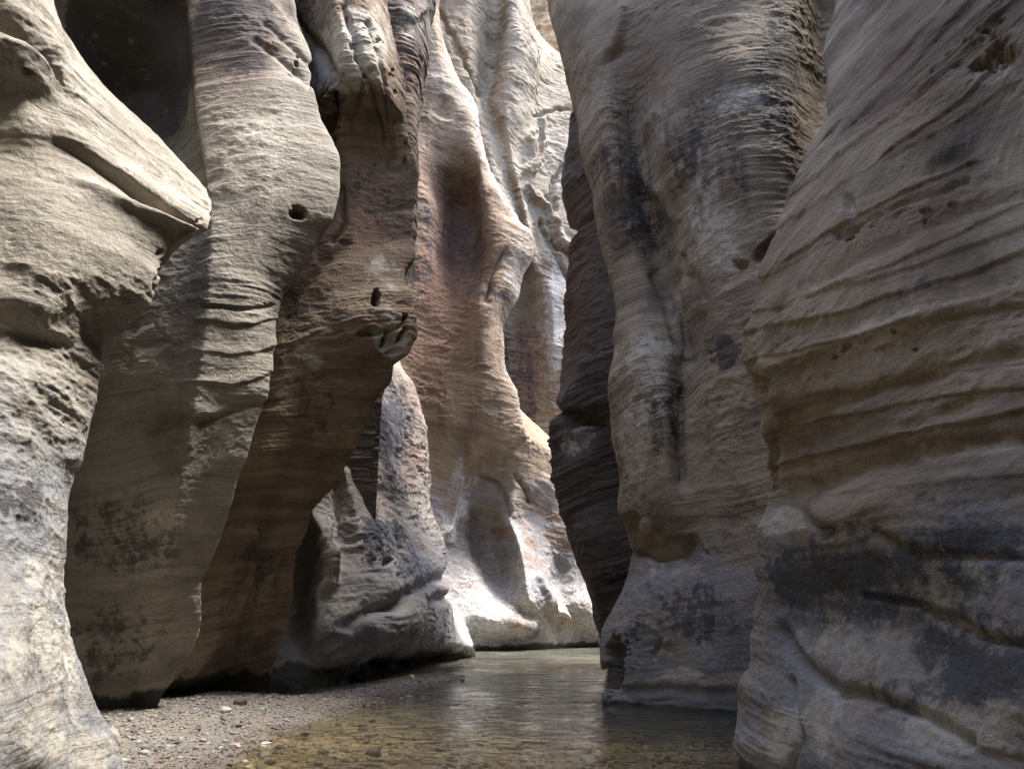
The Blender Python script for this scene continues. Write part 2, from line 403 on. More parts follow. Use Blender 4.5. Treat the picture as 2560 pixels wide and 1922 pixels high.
# ------------------------------------------------------------------ the walls of the canyon
def build_left_near():
    cols = [V_(-20, -14), V_(-4.6, -12, (-CLOSE, -12, 13)), V_(-5.0, 0, (-CLOSE - 0.8, 0, 13)),
        P([(-150, -300, 7.0), (-150, 100, 6.4), (-150, 200, 6.9), (-150, 400, 6.7), (-150, 560, 6.6), (-150, 760, 6.55), (-150, 840, 6.6), (-150, 920, 6.45), (-150, 1300, 6.3), (-150, 1922, 5.6)]),
        P([(0, -300, 7.4), (40, 35, 6.8), (50, 130, 6.7), (70, 215, 7.3), (90, 400, 7.05), (110, 560, 7.0), (100, 760, 7.05), (80, 850, 7.2), (60, 930, 7.1), (60, 1300, 7.3), (60, 1922, 6.7)]),
        P([(20, -300, 7.6), (92, 35, 7.2), (139, 145, 7.25), (168, 231), (196, 306), (222, 370, 7.4), (266, 439), (324, 491), (381, 530), (440, 556), (496, 574, 8.5), (450, 598), (401, 653), (399, 694, 8.2), (370, 746), (324, 792), (289, 821), (243, 861, 8.15),
           (249, 902), (257, 919), (249, 937), (234, 1017), (215, 1085), (203, 1146), (178, 1189), (166, 1245), (161, 1331), (153, 1392), (154, 1484), (166, 1564), (185, 1632), (215, 1706), (246, 1786), (277, 1847), (314, 1922), (345, 1990, 8.7)], sharp=0.7),
        P([(50, -300, 11.4), (118, 0, 11.2), (139, 64), (173, 150), (231, 249), (300, 335, 11.0), (376, 387), (439, 419), (480, 439, 10.4), (514, 480), (523, 520, 9.6), (518, 572, 9.2), (445, 602), (395, 657), (393, 700), (364, 750), (318, 796), (283, 825), (235, 865),
           (243, 905), (238, 940), (226, 1017), (207, 1085), (193, 1146), (170, 1189), (158, 1245), (153, 1331), (145, 1392), (146, 1484), (158, 1564), (177, 1632), (207, 1706), (238, 1786), (269, 1847), (306, 1922), (330, 1990, 9.6)], sharp=0.95),
        P([(-60, -300, 12), (-40, 0, 12), (60, 500, 11.5), (100, 900, 11), (60, 1400, 11), (150, 1900, 11)]),
        V_(-20, 12)]
    return rock('rock_buttress', 'pale grey rock wall filling the left edge, with a smooth scooped ledge and pointed lip', 'rock wall',
        cols, 9.5, 18, 0.016, MAT_TAN, big=0.08, bed=0.022, mid=0.045, polish_glow=0.9, flood_glow_top=3.6, fine=0.008, dip=(-0.25, 0.05), seed=10,
        features=[('calm', 330, 430, 190, 170, 1.0), ('calm', 60, 1500, 260, 500, 0.7), ('ridge', [(-60, 100), (40, 105), (100, 130)], 45, 0.12), ('ridge', [(-60, 215), (60, 225), (120, 260)], 50, -0.16),
                  ('pits', [(500, 560), (440, 590), (400, 660), (390, 720)], 12, 8, 8, 0.035), ('calm', 120, 660, 330, 220, 0.75)],
        stains=[('p', [(110, 0), (150, 110), (190, 200), (260, 310), (340, 410), (420, 480), (490, 530)], 66, 0.35, 0.7), ('v', 100, 430, 200, 190, 30, 0.3, 0.8), ('p', 40, 640, 260, 120, 20, 0.35, 0.8), ('v', 150, 620, 260, 170, 25, 0.35, 0.9), ('v', 60, 150, 120, 60, 20, 0.6, 0.7), ('v', 40, 1250, 150, 130, 0, 0.55, 0.8), ('v', 90, 1650, 160, 260, 0, 0.6, 0.8),
                ('p', 90, 1700, 200, 420, 0, 0.6, 0.7), ('p', 190, 1880, 130, 90, 0, 0.9, 0.6), ('v', 60, 320, 150, 90, 0, 0.3, 0.8)])

def build_left_second():
    f = [(690, -300, 13.5), (735, 0, 13.2), (770, 110, 13), (772, 200, 12.8), (780, 231, 12.6), (798, 300, 12.5), (827, 347), (850, 405), (847, 462), (832, 543, 12.4), (798, 590), (751, 670, 12.5), (705, 740), (688, 798), (690, 827), (682, 902), (674, 974, 12.4),
         (658, 1011), (634, 1078), (621, 1134, 12.5), (594, 1201), (578, 1263, 12.7), (554, 1331), (523, 1411, 13), (504, 1466), (501, 1546, 13.2), (486, 1607), (455, 1669), (418, 1718), (394, 1761), (385, 1786, None)]
    cols = [V_(-20, 10.5),
        P([(100, -300, 12.4), (105, -120, 12.6), (110, 0, 13.2), (130, 430, 13), (150, 600, 12.2), (120, 1000, 12.2), (100, 1500, 12.6), (90, 1800, 12.6)]),
        P([(270, -300, 12.4), (280, -160, 12.6), (300, -40, 14.6), (310, 60, 15.3), (330, 250, 15.5), (380, 400, 14.6), (360, 480, 12.4), (330, 700, 11.9), (280, 900, 11.9), (250, 1200, 12.2), (240, 1500, 12.9), (250, 1800, 13.2)]),
        P([(440, -300, 12.5), (446, -160, 12.7), (456, -40, 14.0), (464, 60, 14.6), (474, 200, 14.3), (490, 330, 13.9), (500, 410, 13.2), (500, 480, 12.3), (460, 700, 11.75), (420, 900, 11.7), (380, 1200, 12.0), (330, 1500, 12.8), (310, 1790, 13.4)]),
        P([(470, -300, 12.6), (478, 0, 12.6), (486, 220, 12.4), (503, 324, 12.2), (514, 404, 12.0), (523, 491, 11.8), (530, 600, 11.6), (520, 800, 11.5), (490, 1000, 11.6), (450, 1200, 11.9), (400, 1450, 12.6), (350, 1700, 13.3), (330, 1790, 13.5)], sharp=0.6),
        P([(600, -300, 12.8), (620, 0, 12.6), (640, 250, 12.2), (665, 450, 11.8), (640, 600, 11.75), (600, 800, 11.75), (575, 950, 11.85), (530, 1100, 12.05), (480, 1300, 12.45), (440, 1500, 12.9), (400, 1680, 13.45), (370, 1790, None)]),
        P(f, sharp=0.65),
        P([(630, -300, 15), (680, 100, 15), (740, 400, 14.5), (720, 600, 14.5), (620, 800, 14.5), (600, 950, 14.5), (500, 1300, 15), (430, 1550, 15.2), (330, 1790, 15.5)]),
        V_(-20, 16)]
    return rock('rock_buttress', 'tall tan rock buttress with a dark alcove high up and a small round hole', 'rock wall',
        cols, 14, 24, 0.02, MAT_TAN, big=0.08, bed=0.016, mid=0.028, fine=0.008, dip=(-0.12, 0.0), seed=20, zwet=0.35,
        features=[('step', [(500, 800), (590, 812), (690, 800)], 4, 0.03, 18), ('step', [(480, 880), (580, 890), (690, 870)], 4, 0.025, 18), ('step', [(470, 960), (570, 960), (680, 930)], 4, 0.03, 20), ('step', [(480, 1040), (560, 1030), (660, 1000)], 4, 0.025, 16), ('calm', 640, 420, 260, 320, 0.8), ('calm', 330, 1500, 330, 400, 0.8), ('pit', 746, 530, 24, 19, 30, 0.30, 0.55), ('pit', 705, 870, 14, 9, 0, 0.06, 0.4), ('ridge', [(505, 765), (600, 770), (680, 765)], 6, -0.04),
                  ('ridge', [(717, 20), (775, 95), (818, 160), (845, 215)], 16, -0.12), ('ridge', [(640, 110), (700, 150), (770, 220)], 9, -0.07), ('ridge', [(660, 60), (740, 130), (790, 190)], 7, -0.06), ('pits', [(650, 90), (720, 140), (800, 215)], 14, 22, 5, 0.04),
                  ('ridge', [(640, 1000), (560, 1030), (500, 1060)], 10, -0.05)],
        stains=[('r', 560, 60, 260, 160, 20, 0.7, 0.8), ('v', 320, 150, 210, 330, 0, 0.9, 0.3), ('v', 590, 40, 190, 250, 20, 1.3, 0.9), ('r', 600, 60, 170, 260, 20, 1.0, 0.8), ('v', 300, 1340, 260, 210, 0, 0.6, 0.8), ('v', 300, 1600, 300, 260, 0, 0.5, 0.9), ('v', 330, 900, 170, 330, 0, 0.3, 0.9), ('p', 640, 430, 190, 300, 10, 0.5, 0.8), ('p', 420, 1290, 90, 60, 0, 0.6, 0.8),  # alcove, top and lower dark zones paint in shade along with varnish
                ('p', 560, 1120, 110, 130, -30, 0.5, 0.8)])

def build_left_third():
    cols = [V_(-20, 18),
        P([(620, -300, 16.5), (660, 0, 16.3), (690, 230, 16), (730, 400, 15.6), (700, 700, 15), (600, 900, 15), (560, 1100, 15), (480, 1350, 15.2), (380, 1700, 15.2)]),
        P([(790, -300, 13.6), (840, 0, 13.4), (860, 120, 13.3), (850, 215, 13.6), (845, 300, 14.4), (880, 430, 14.8), (850, 600, 14.9), (790, 750, 14.8), (720, 900, 14.7), (690, 1100, 14.8), (620, 1300, 15.2), (560, 1500, 15.6), (480, 1700, 15.5), (470, 1745, None)]),
        P([(880, -300, 13.8), (910, 0, 13.7), (935, 120, 13.6), (940, 210, 13.8), (935, 290, 14.6), (950, 430, 15.2), (950, 560, 15.3), (930, 680, 15.0), (910, 800, 14.7), (860, 920, 15), (790, 1080, 15.3), (720, 1220, 15.6), (660, 1350, 15.9), (600, 1560, 16.2), (578, 1735, None)]),
        P([(940, -300, 15), (965, 0, 14.8), (977, 75), (1000, 162), (1012, 249), (1012, 324, 15), (1035, 405), (1040, 451, 15.3), (1029, 555), (1033, 636, 15.5), (1008, 676), (1008, 700), (1026, 740, 15.2), (1032, 780), (1035, 832), (1017, 884), (983, 908, 15.4), (978, 949),
           (947, 986), (917, 1035, 15.8), (892, 1103), (861, 1165), (818, 1232, 16.2), (778, 1275), (763, 1331), (738, 1380), (726, 1423, 16.6), (726, 1472), (717, 1552, 17), (689, 1638), (677, 1700), (677, 1732, None)], sharp=0.6),
        P([(860, -300, 18), (900, 300, 18), (940, 700, 18.5), (850, 950, 18.5), (700, 1250, 19), (640, 1500, 19), (600, 1720, 19.5)]),
        V_(-20, 22)]
    return rock('rock_buttress', 'brown overhanging rock buttress with a knob pierced by holes and a pitted shoulder', 'rock wall',
        cols, 16.5, 26, 0.022, MAT_BROWN, big=0.10, bed=0.02, mid=0.04, fine=0.008, dip=(-0.2, 0.0), seed=30, zwet=0.45,
        features=[('pit', 938, 748, 12, 25, 0, 0.35, 0.6), ('pit', 1012, 790, 9, 11, 0, 0.35, 0.6), ('pit', 985, 850, 42, 34, -25, 0.16, 0.1), ('pit', 962, 846, 6, 26, 18, 0.3, 0.5), ('pit', 1008, 832, 9, 26, 30, 0.4, 0.5), ('ridge', [(1013, 795), (1005, 815), (970, 826), (930, 836)], 6, -0.12), ('pit', 985, 880, 26, 12, -15, 0.12, 0.3), ('pit', 920, 830, 34, 14, -15, 0.15, 0.3),
                  ('pit', 815, 290, 46, 75, 15, 0.5, 0.35), ('ridge', [(717, 20), (775, 95), (818, 160), (845, 215)], 14, -0.14), ('ridge', [(860, 20), (900, 150), (960, 300), (975, 420)], 8, -0.12),
                  ('ridge', [(920, 60), (945, 140), (968, 240), (985, 400)], 6, -0.1), ('ridge', [(930, 180), (900, 260), (880, 330)], 10, -0.08), ('pits', [(930, 60), (960, 130), (985, 230), (1000, 330), (1010, 430)], 14, 8, 5, 0.05), ('pits', [(860, 30), (890, 120), (930, 240)], 12, 9, 7, 0.05), ('ridge', [(634, 1331), (615, 1466), (591, 1540), (575, 1620), (578, 1681)], 7, 0.10),
                  ('ridge', [(850, 470), (860, 560), (830, 600)], 8, -0.12), ('ridge', [(860, 610), (780, 690), (710, 790)], 14, -0.10)],
        stains=[('p', 880, 130, 140, 170, 20, 0.75, 0.6), ('p', 960, 720, 70, 130, 0, 0.45, 0.6), ('p', 990, 860, 60, 60, 0, 0.9, 0.5), ('v', 940, 500, 120, 200, 0, 0.55, 0.8), ('v', 760, 1150, 160, 160, 0, 0.4, 0.9), ('v', 620, 1450, 190, 330, 0, 0.5, 0.9), ('v', 800, 1000, 170, 260, 0, 0.4, 0.9), ('p', 770, 880, 70, 50, 20, 0.6, 0.7), ('r', 870, 560, 160, 220, 0, 0.6, 0.8)])  # lower dark zones carry painted shade besides the mottled varnish

def build_left_spur():
    cols = [V_(-20, 20), P([(900, -300, 20), (930, 0, 20), (950, 500, 20.5), (960, 900, 21)]),
        P([(1030, -300, 20.6), (1030, 0, 20.5), (1030, 250, 20.4), (1010, 500, 20.8), (950, 900, 21)]),
        P([(1110, -300, 21.8), (1088, 0, 21.8), (1073, 52), (1065, 145), (1053, 260), (1042, 347), (1041, 440), (1039, 520, 21.8), (1030, 640), (1000, 800), (950, 1000), (800, 1300, 22)]),
        P([(1030, -300, 25), (1000, 200, 25), (980, 600, 25), (900, 1000, 25), (800, 1300, 25)]), V_(-20, 27)]
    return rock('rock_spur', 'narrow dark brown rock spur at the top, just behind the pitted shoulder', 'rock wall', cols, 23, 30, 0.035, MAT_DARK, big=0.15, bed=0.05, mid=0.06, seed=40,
        features=[('ridge', [(1000, 30), (1040, 45), (1060, 20)], 12, 0.15)], stains=[('p', 1020, 60, 40, 60, 0, 0.5, 0.6), ('r', 1010, 300, 80, 300, 0, 0.5, 0.6)])

def build_left_low():
    cols = [V_(-20, 17),
        P([(640, 900, 20), (640, 1300, 18.2), (650, 1600, 17.6), (655, 1735, 17.4)]),
        P([(735, 900, 21), (735, 1200, 19.6), (745, 1300, 18.9), (750, 1450, 18.5), (755, 1600, 18.3), (750, 1725, None)]),
        P([(800, 900, 21), (775, 1200, 19), (781, 1281, 18.4), (806, 1331, 18), (826, 1392, 17.8), (814, 1454), (796, 1484), (800, 1552, 17.7), (787, 1614), (780, 1657), (794, 1718, None)], sharp=0.3),
        P([(830, 900, 22.5), (835, 1200, 21), (840, 1300, 20.5), (850, 1392, 19.6), (845, 1480, 18.6), (850, 1560, 18.3), (845, 1640, 18.6), (850, 1706, None)]),
        P([(850, 900, 22.6), (858, 1050, 22.0), (860, 1174, 20.8), (880, 1245, 20.4), (895, 1320, 20.0), (910, 1400, 19.6), (915, 1480, 19.0), (920, 1560, 18.9), (915, 1620, 19.6), (925, 1684, None)], sharp=0.1),
        P([(890, 900, 24.2), (915, 985, 23.9), (934, 1050, 23.6), (926, 1110, 23.4), (948, 1170, 23.0), (934, 1220, 22.8), (958, 1290, 22.5), (985, 1400, 22.0), (1000, 1480, 21.2), (1010, 1560, 20.9), (1000, 1620, 21.8), (1010, 1662, None)]),
        P([(940, 900, 27), (990, 1050, 27), (1010, 1208, 26.6), (1030, 1300, 26.1), (1060, 1400, 25.2), (1075, 1480, 24.3), (1085, 1560, 24.3), (1090, 1610, 25.2), (1095, 1648, None)]),
        P([(930, 700, 30), (1000, 900, 30), (1060, 1050, 29.8), (1070, 1208, 29.2), (1077, 1281, 28.8), (1108, 1355, 28.2), (1120, 1454, 27.6), (1126, 1521, 27.6), (1146, 1583, 28.5), (1180, 1641, None)], sharp=0.2),
        P([(900, 700, 34), (980, 1050, 34), (1020, 1280, 33), (1060, 1500, 33), (1090, 1640, 34)]), V_(-20, 35)]
    return rock('rock_buttress', 'low bulging rock foot beyond the gravel bar, with pale upright rib and wet black base', 'rock wall', cols, 11, 32, 0.035, MAT_LOW, big=0.28, bed=0.05, mid=0.09, fine=0.012, dip=(-0.4, 0.1), seed=50, bigf=0.5, polish_glow=0.7, flood_glow_top=4.0, zwet=0.5, wetn=0.35,
        features=[('pit', 966, 1410, 18, 14, 0, 0.3, 0.1), ('ridge', [(1120, 1440), (1050, 1470), (990, 1510)], 18, -0.3), ('ridge', [(1120, 1490), (1090, 1500)], 14, -0.3), ('ridge', [(870, 1560), (960, 1520), (1000, 1490)], 14, -0.2), ('ridge', [(1005, 980), (1010, 1100), (1020, 1240)], 9, -0.15)],
        stains=[('p', 812, 1440, 46, 230, 0, 0.85, 0.5), ('p', 860, 1500, 130, 60, 0, 0.6, 0.7), ('p', 1080, 1560, 110, 80, 20, 0.6, 0.7), ('v', 950, 1350, 90, 90, 20, 0.7, 0.6), ('v', 1010, 1420, 60, 60, 0, 0.6, 0.7), ('r', 1000, 1080, 130, 260, 0, 0.7, 0.7), ('v', 980, 1060, 100, 230, 0, 0.75, 0.8), ('p', 1030, 1290, 60, 60, 0, 0.5, 0.6)])

def build_centre():
    def P(pts, sharp=0.0):
        o = []
        for q in pts:
            if len(q) == 3 and q[2] is not None:
                k = min(1.0, max(0.0, (1600 - q[1]) / 220.0))
                q = (q[0], q[1], q[2] + 3.6 * k ** 0.7 + max(0, 1350 - q[1]) * 0.0006)
            o.append(q)
        return globals()['P'](o, sharp)
    cols = [V_(-25, 34),
        P([(900, -300, 30), (900, 700, 30.5), (960, 1000, 31), (1000, 1208, 32.5), (1050, 1400, 33), (1110, 1630, 33.5)]),
        P([(1010, -300, 31), (1040, 100, 31.5), (1050, 400, 31.5), (1062, 600, 31.5), (1070, 800, 32), (1060, 1000, 32.5), (1085, 1208, 33.5), (1120, 1360, 34), (1160, 1540, 35), (1200, 1626, None)]),
        P([(1060, -300, 31.5), (1100, 150, 31.6), (1130, 300, 31.8), (1152, 420, 33), (1168, 520, 35.2), (1165, 640, 34.5), (1150, 760, 32.8), (1140, 880, 32.6), (1130, 1000, 32.6), (1140, 1208, 34), (1165, 1340, 34.6), (1195, 1480, 34.8), (1225, 1560, 35.5), (1250, 1624, None)]),
        P([(1075, -300, 32), (1095, 0, 32), (1108, 133, 32), (1138, 214), (1168, 277), (1182, 341), (1200, 400, 32.2), (1215, 480, 32), (1230, 560, 32), (1240, 640, 32), (1220, 740, 32), (1205, 860, 32.2), (1210, 1000, 32.8), (1200, 1180, 34.2), (1215, 1300, 35.6), (1235, 1400, 35.9), (1260, 1500, 35.6), (1300, 1560, 35.4), (1325, 1623, None)]),
        P([(1080, -300, 33), (1088, 0, 33), (1120, 133), (1154, 214), (1189, 277), (1198, 341), (1229, 439), (1270, 497), (1299, 555), (1328, 595), (1331, 630, 33.4), (1305, 688), (1293, 740), (1270, 780), (1258, 827), (1258, 884, 33.6), (1270, 931), (1292, 992), (1301, 1054), (1315, 1100, 34),
           (1290, 1200, 34.2), (1274, 1294, 34.2), (1292, 1343), (1311, 1423), (1323, 1497, 34.6), (1354, 1540), (1397, 1620, None)], sharp=0.7),
        P([(1060, -300, 38), (1100, 300, 38), (1200, 500, 38), (1270, 640, 38), (1230, 860, 38), (1270, 1000, 37.5), (1330, 1085, 36.5), (1375, 1130, 35.6), (1375, 1200, 35.6), (1370, 1300, 36.4), (1385, 1400, 37), (1420, 1500, 37.4), (1450, 1617, None)]),
        P([(1060, -300, 44), (1200, 500, 44), (1230, 860, 44), (1280, 1000, 43), (1390, 1128, 39), (1400, 1200, 37), (1430, 1300, 37), (1470, 1450, 38), (1500, 1540, 39), (1540, 1612, None)]),
        V_(7.5, 50, (-5, 52, 24)), V_(7, 56, (-5, 57, 24)), V_(-25, 57)]
    return rock('cliff', 'broad fluted rock face at the end of the channel, rising from the water', 'rock wall', cols, 40, 55, 0.06, MAT_FAR, polish_glow=0.9, flood_glow_top=8.0, big=0.26, bed=0.035, mid=0.07, fine=0.02, dip=(0.2, 0.0), seed=60, bedf=2.0, bigf=0.28, zwet=0.25,  # cool band up the lower face paints in its glow
        features=[('pit', 1108, 268, 40, 36, 30, 0.5, 0.0), ('ridge', [(1260, 1265), (1190, 1250), (1150, 1275), (1110, 1340)], 26, 0.2), ('pit', 1205, 1340, 80, 110, 10, 0.45, 0.0), ('ridge', [(1190, 1085), (1165, 1110), (1160, 1160)], 10, -0.14), ('ridge', [(1300, 1100), (1270, 1130), (1255, 1165)], 10, -0.14),
                  ('ridge', [(1210, 1190), (1245, 1210), (1265, 1245), (1275, 1290)], 6, -0.25), ('ridge', [(1290, 1190), (1315, 1225), (1325, 1250)], 6, -0.22), ('pit', 1405, 1470, 38, 95, -8, 0.6, 0.15), ('ridge', [(1155, 1200), (1140, 1260), (1110, 1340)], 8, 0.25), ('ridge', [(1260, 640), (1220, 700), (1215, 740)], 12, -0.4),
                  ('ridge', [(1420, 1540), (1380, 1520), (1345, 1440)], 8, 0.3)],
        stains=[('v', 1060, 620, 100, 330, 0, 0.5, 0.8), ('v', 1230, 720, 90, 200, 0, 0.45, 0.8), ('r', 1130, 650, 160, 360, 0, 1.2, 0.8), ('r', 1060, 900, 110, 240, 0, 0.7, 0.7), ('v', 1180, 640, 100, 200, 0, 0.5, 0.7), ('r', 1180, 560, 60, 170, 0, 0.6, 0.6), ('v', 1215, 1330, 90, 90, 0, 0.35, 0.9), ('v', 1130, 420, 60, 100, 0, 0.3, 0.6), ('v', 1405, 1470, 40, 110, 0, 0.35, 0.8),
                ('p', 1140, 1280, 30, 120, 25, 0.9, 0.6), ('p', 1215, 1560, 170, 330, 0, 1.2, 1.0), ('p', 1430, 1560, 90, 260, -10, 0.9, 1.0), ('p', [(1150, 1150), (1135, 1250), (1105, 1345)], 26, 0.8, 0.9), ('p', [(1120, 133), (1154, 214), (1189, 277), (1198, 341), (1229, 439), (1270, 497), (1299, 555), (1328, 595)], 22, 0.75, 0.9), ('p', [(1270, 1290), (1292, 1343), (1311, 1423), (1323, 1497), (1354, 1540), (1397, 1620)], 22, 0.8, 0.9), ('p', [(1293, 740), (1262, 827), (1268, 931), (1292, 992), (1301, 1054)], 18, 0.6, 0.9), ('p', 1315, 1480, 30, 150, -12, 0.8, 0.6), ('p', 1300, 680, 50, 150, 0, 0.7, 0.6), ('p', 1150, 230, 60, 150, -40, 0.5, 0.6), ('v', 1330, 1580, 50, 40, 0, 0.6, 0.6), ('p', 1470, 1540, 30, 110, -15, 0.9, 0.5)])  # base glow and ridge rim light painted in with the pale mineral streaks

def build_beyond():
    cols = [V_(-25, 42), P([(1000, -300, 44), (1040, 400, 44), (1100, 1000, 46), (1150, 1600, 46)]),
        P([(1150, -300, 44), (1165, 0, 44), (1185, 200, 44), (1230, 420, 44.5), (1290, 600, 46), (1270, 700, 48), (1260, 900, 49), (1280, 1100, 49)]),
        P([(1238, -300, 46), (1241, 0, 46), (1241, 75, 46), (1226, 185, 46), (1212, 254, 45.5), (1240, 330, 45), (1275, 450, 45.5), (1310, 600, 46.5), (1310, 700, 48.5), (1300, 900, 49), (1310, 1100, 49)]),
        P([(1280, -300, 44.5), (1280, 0, 44.2), (1275, 150, 44), (1265, 280, 44.2), (1280, 400, 45), (1310, 520, 45.5), (1330, 640, 46.3), (1345, 720, 47.5), (1340, 900, 48.6), (1345, 1100, 48.6)]),
        P([(1290, -300, 45.5), (1300, 0, 45.5), (1316, 69), (1342, 145), (1333, 202), (1325, 277), (1316, 358), (1305, 416, 45.8), (1325, 520, 46.5), (1345, 610, 47), (1362, 690, 47), (1380, 751), (1385, 855, 47.5), (1390, 1000, 48), (1395, 1150, 48)], sharp=0.2),
        P([(1320, -300, 80), (1338, 100, 78), (1348, 108, 49), (1360, 150, 48), (1352, 250, 47.5), (1345, 400, 46.8), (1370, 500, 47), (1385, 600, 47.2), (1390, 700, 47.2), (1400, 850, 47.6), (1420, 1100, 48), (1440, 1600, 48)]),
        P([(1400, -300, 80), (1405, 168, 78), (1415, 180, 49.5), (1425, 240, 48.6), (1450, 400, 48), (1460, 700, 48), (1470, 1100, 48), (1500, 1600, 48.5)]),
        P([(1560, -300, 80), (1560, 288, 78), (1560, 300, 49), (1560, 700, 49), (1600, 1600, 49)]), V_(16, 50), V_(16, 82), V_(-25, 82)]
    return rock('cliff', 'bright bluish white rock face high in the gap, behind the fluted face', 'rock wall', cols, 52, 62, 0.075, MAT_BRIGHT, big=0.35, bed=0.08, mid=0.10, fine=0.03, dip=(0.25, 0.0), seed=70, bedf=1.6, bigf=0.25,
        features=[('ridge', [(1100, 30), (1140, 110), (1200, 240)], 7, -0.4), ('ridge', [(1330, 330), (1325, 390), (1310, 430)], 8, 0.5), ('ridge', [(1385, 500), (1375, 560), (1400, 620)], 8, -0.5), ('ridge', [(1340, 290), (1420, 270), (1480, 280)], 5, -0.4), ('ridge', [(1330, 430), (1360, 360), (1350, 300)], 7, 0.5), ('ridge', [(1310, 470), (1370, 520), (1400, 600), (1440, 640)], 9, 0.6), ('ridge', [(1420, 400), (1385, 450), (1370, 500)], 6, -0.5), ('ridge', [(1350, 560), (1400, 660), (1440, 720)], 7, -0.5), ('ridge', [(1385, 600), (1410, 630), (1440, 650)], 6, -0.5)],
        stains=[('v', 1300, 960, 70, 200, 0, 0.5, 0.5), ('r', 1310, 950, 60, 220, 0, 0.9, 0.5), ('p', 1390, 800, 40, 240, 0, 0.9, 0.6), ('p', 1400, 420, 60, 300, 0, 0.25, 0.8)])

def build_sunlit():
    cols = [V_(-30, 74), P([(1150, -300, 72), (1150, 300, 70)]), P([(1330, -300, 70.5), (1340, 0, 70), (1345, 200, 70)]), P([(1420, -300, 69), (1430, 150, 69)]), P([(1600, -300, 72), (1600, 300, 72)]), V_(26, 74), V_(26, 84), V_(-30, 84)]
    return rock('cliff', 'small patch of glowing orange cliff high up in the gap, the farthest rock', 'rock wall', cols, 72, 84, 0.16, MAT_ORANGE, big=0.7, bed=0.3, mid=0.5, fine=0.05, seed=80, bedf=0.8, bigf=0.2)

def build_right_dark():
    cols = [V_(20, 29), P([(1500, -300, 27), (1490, 243, 27), (1470, 450, 27), (1480, 700, 27), (1450, 960, 27), (1440, 1100, 27), (1480, 1400, 27), (1540, 1640, 27)]),
        P([(1462, -300, 23), (1455, 100, 23), (1443, 243, 23), (1423, 324), (1412, 382), (1412, 451), (1423, 509), (1443, 555), (1435, 595), (1432, 653), (1417, 740), (1417, 809), (1409, 902), (1403, 960), (1385, 1029), (1380, 1103, 23), (1387, 1201), (1403, 1275), (1427, 1343), (1452, 1417), (1477, 1491), (1495, 1546), (1512, 1580), (1530, 1665, 23.5)], sharp=0.2),
        P([(1520, -300, 22), (1500, 243, 22), (1480, 400, 22), (1490, 560, 22.2), (1480, 740, 22), (1470, 900, 21.8), (1460, 1000, 21.6), (1450, 1060, 22.3), (1450, 1150, 22), (1470, 1300, 22), (1500, 1450, 22.3), (1540, 1600, 22.5)]),
        P([(1620, -300, 21.5), (1600, 500, 21.5), (1560, 900, 21), (1540, 1100, 21.5), (1600, 1600, 22)]), V_(20, 20)]
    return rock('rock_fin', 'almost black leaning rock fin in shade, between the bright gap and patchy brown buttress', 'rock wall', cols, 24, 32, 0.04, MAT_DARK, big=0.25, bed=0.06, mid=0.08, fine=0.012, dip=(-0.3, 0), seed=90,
        features=[('ridge', [(1385, 1030), (1450, 1045), (1500, 1065)], 14, -0.35), ('ridge', [(1390, 1110), (1450, 1085), (1490, 1070)], 10, 0.2), ('ridge', [(1425, 600), (1445, 570), (1490, 540)], 8, -0.2)],
        stains=[('p', 1450, 1100, 60, 50, -20, 0.5, 0.6), ('r', 1450, 700, 60, 300, 0, 0.5, 0.6)])

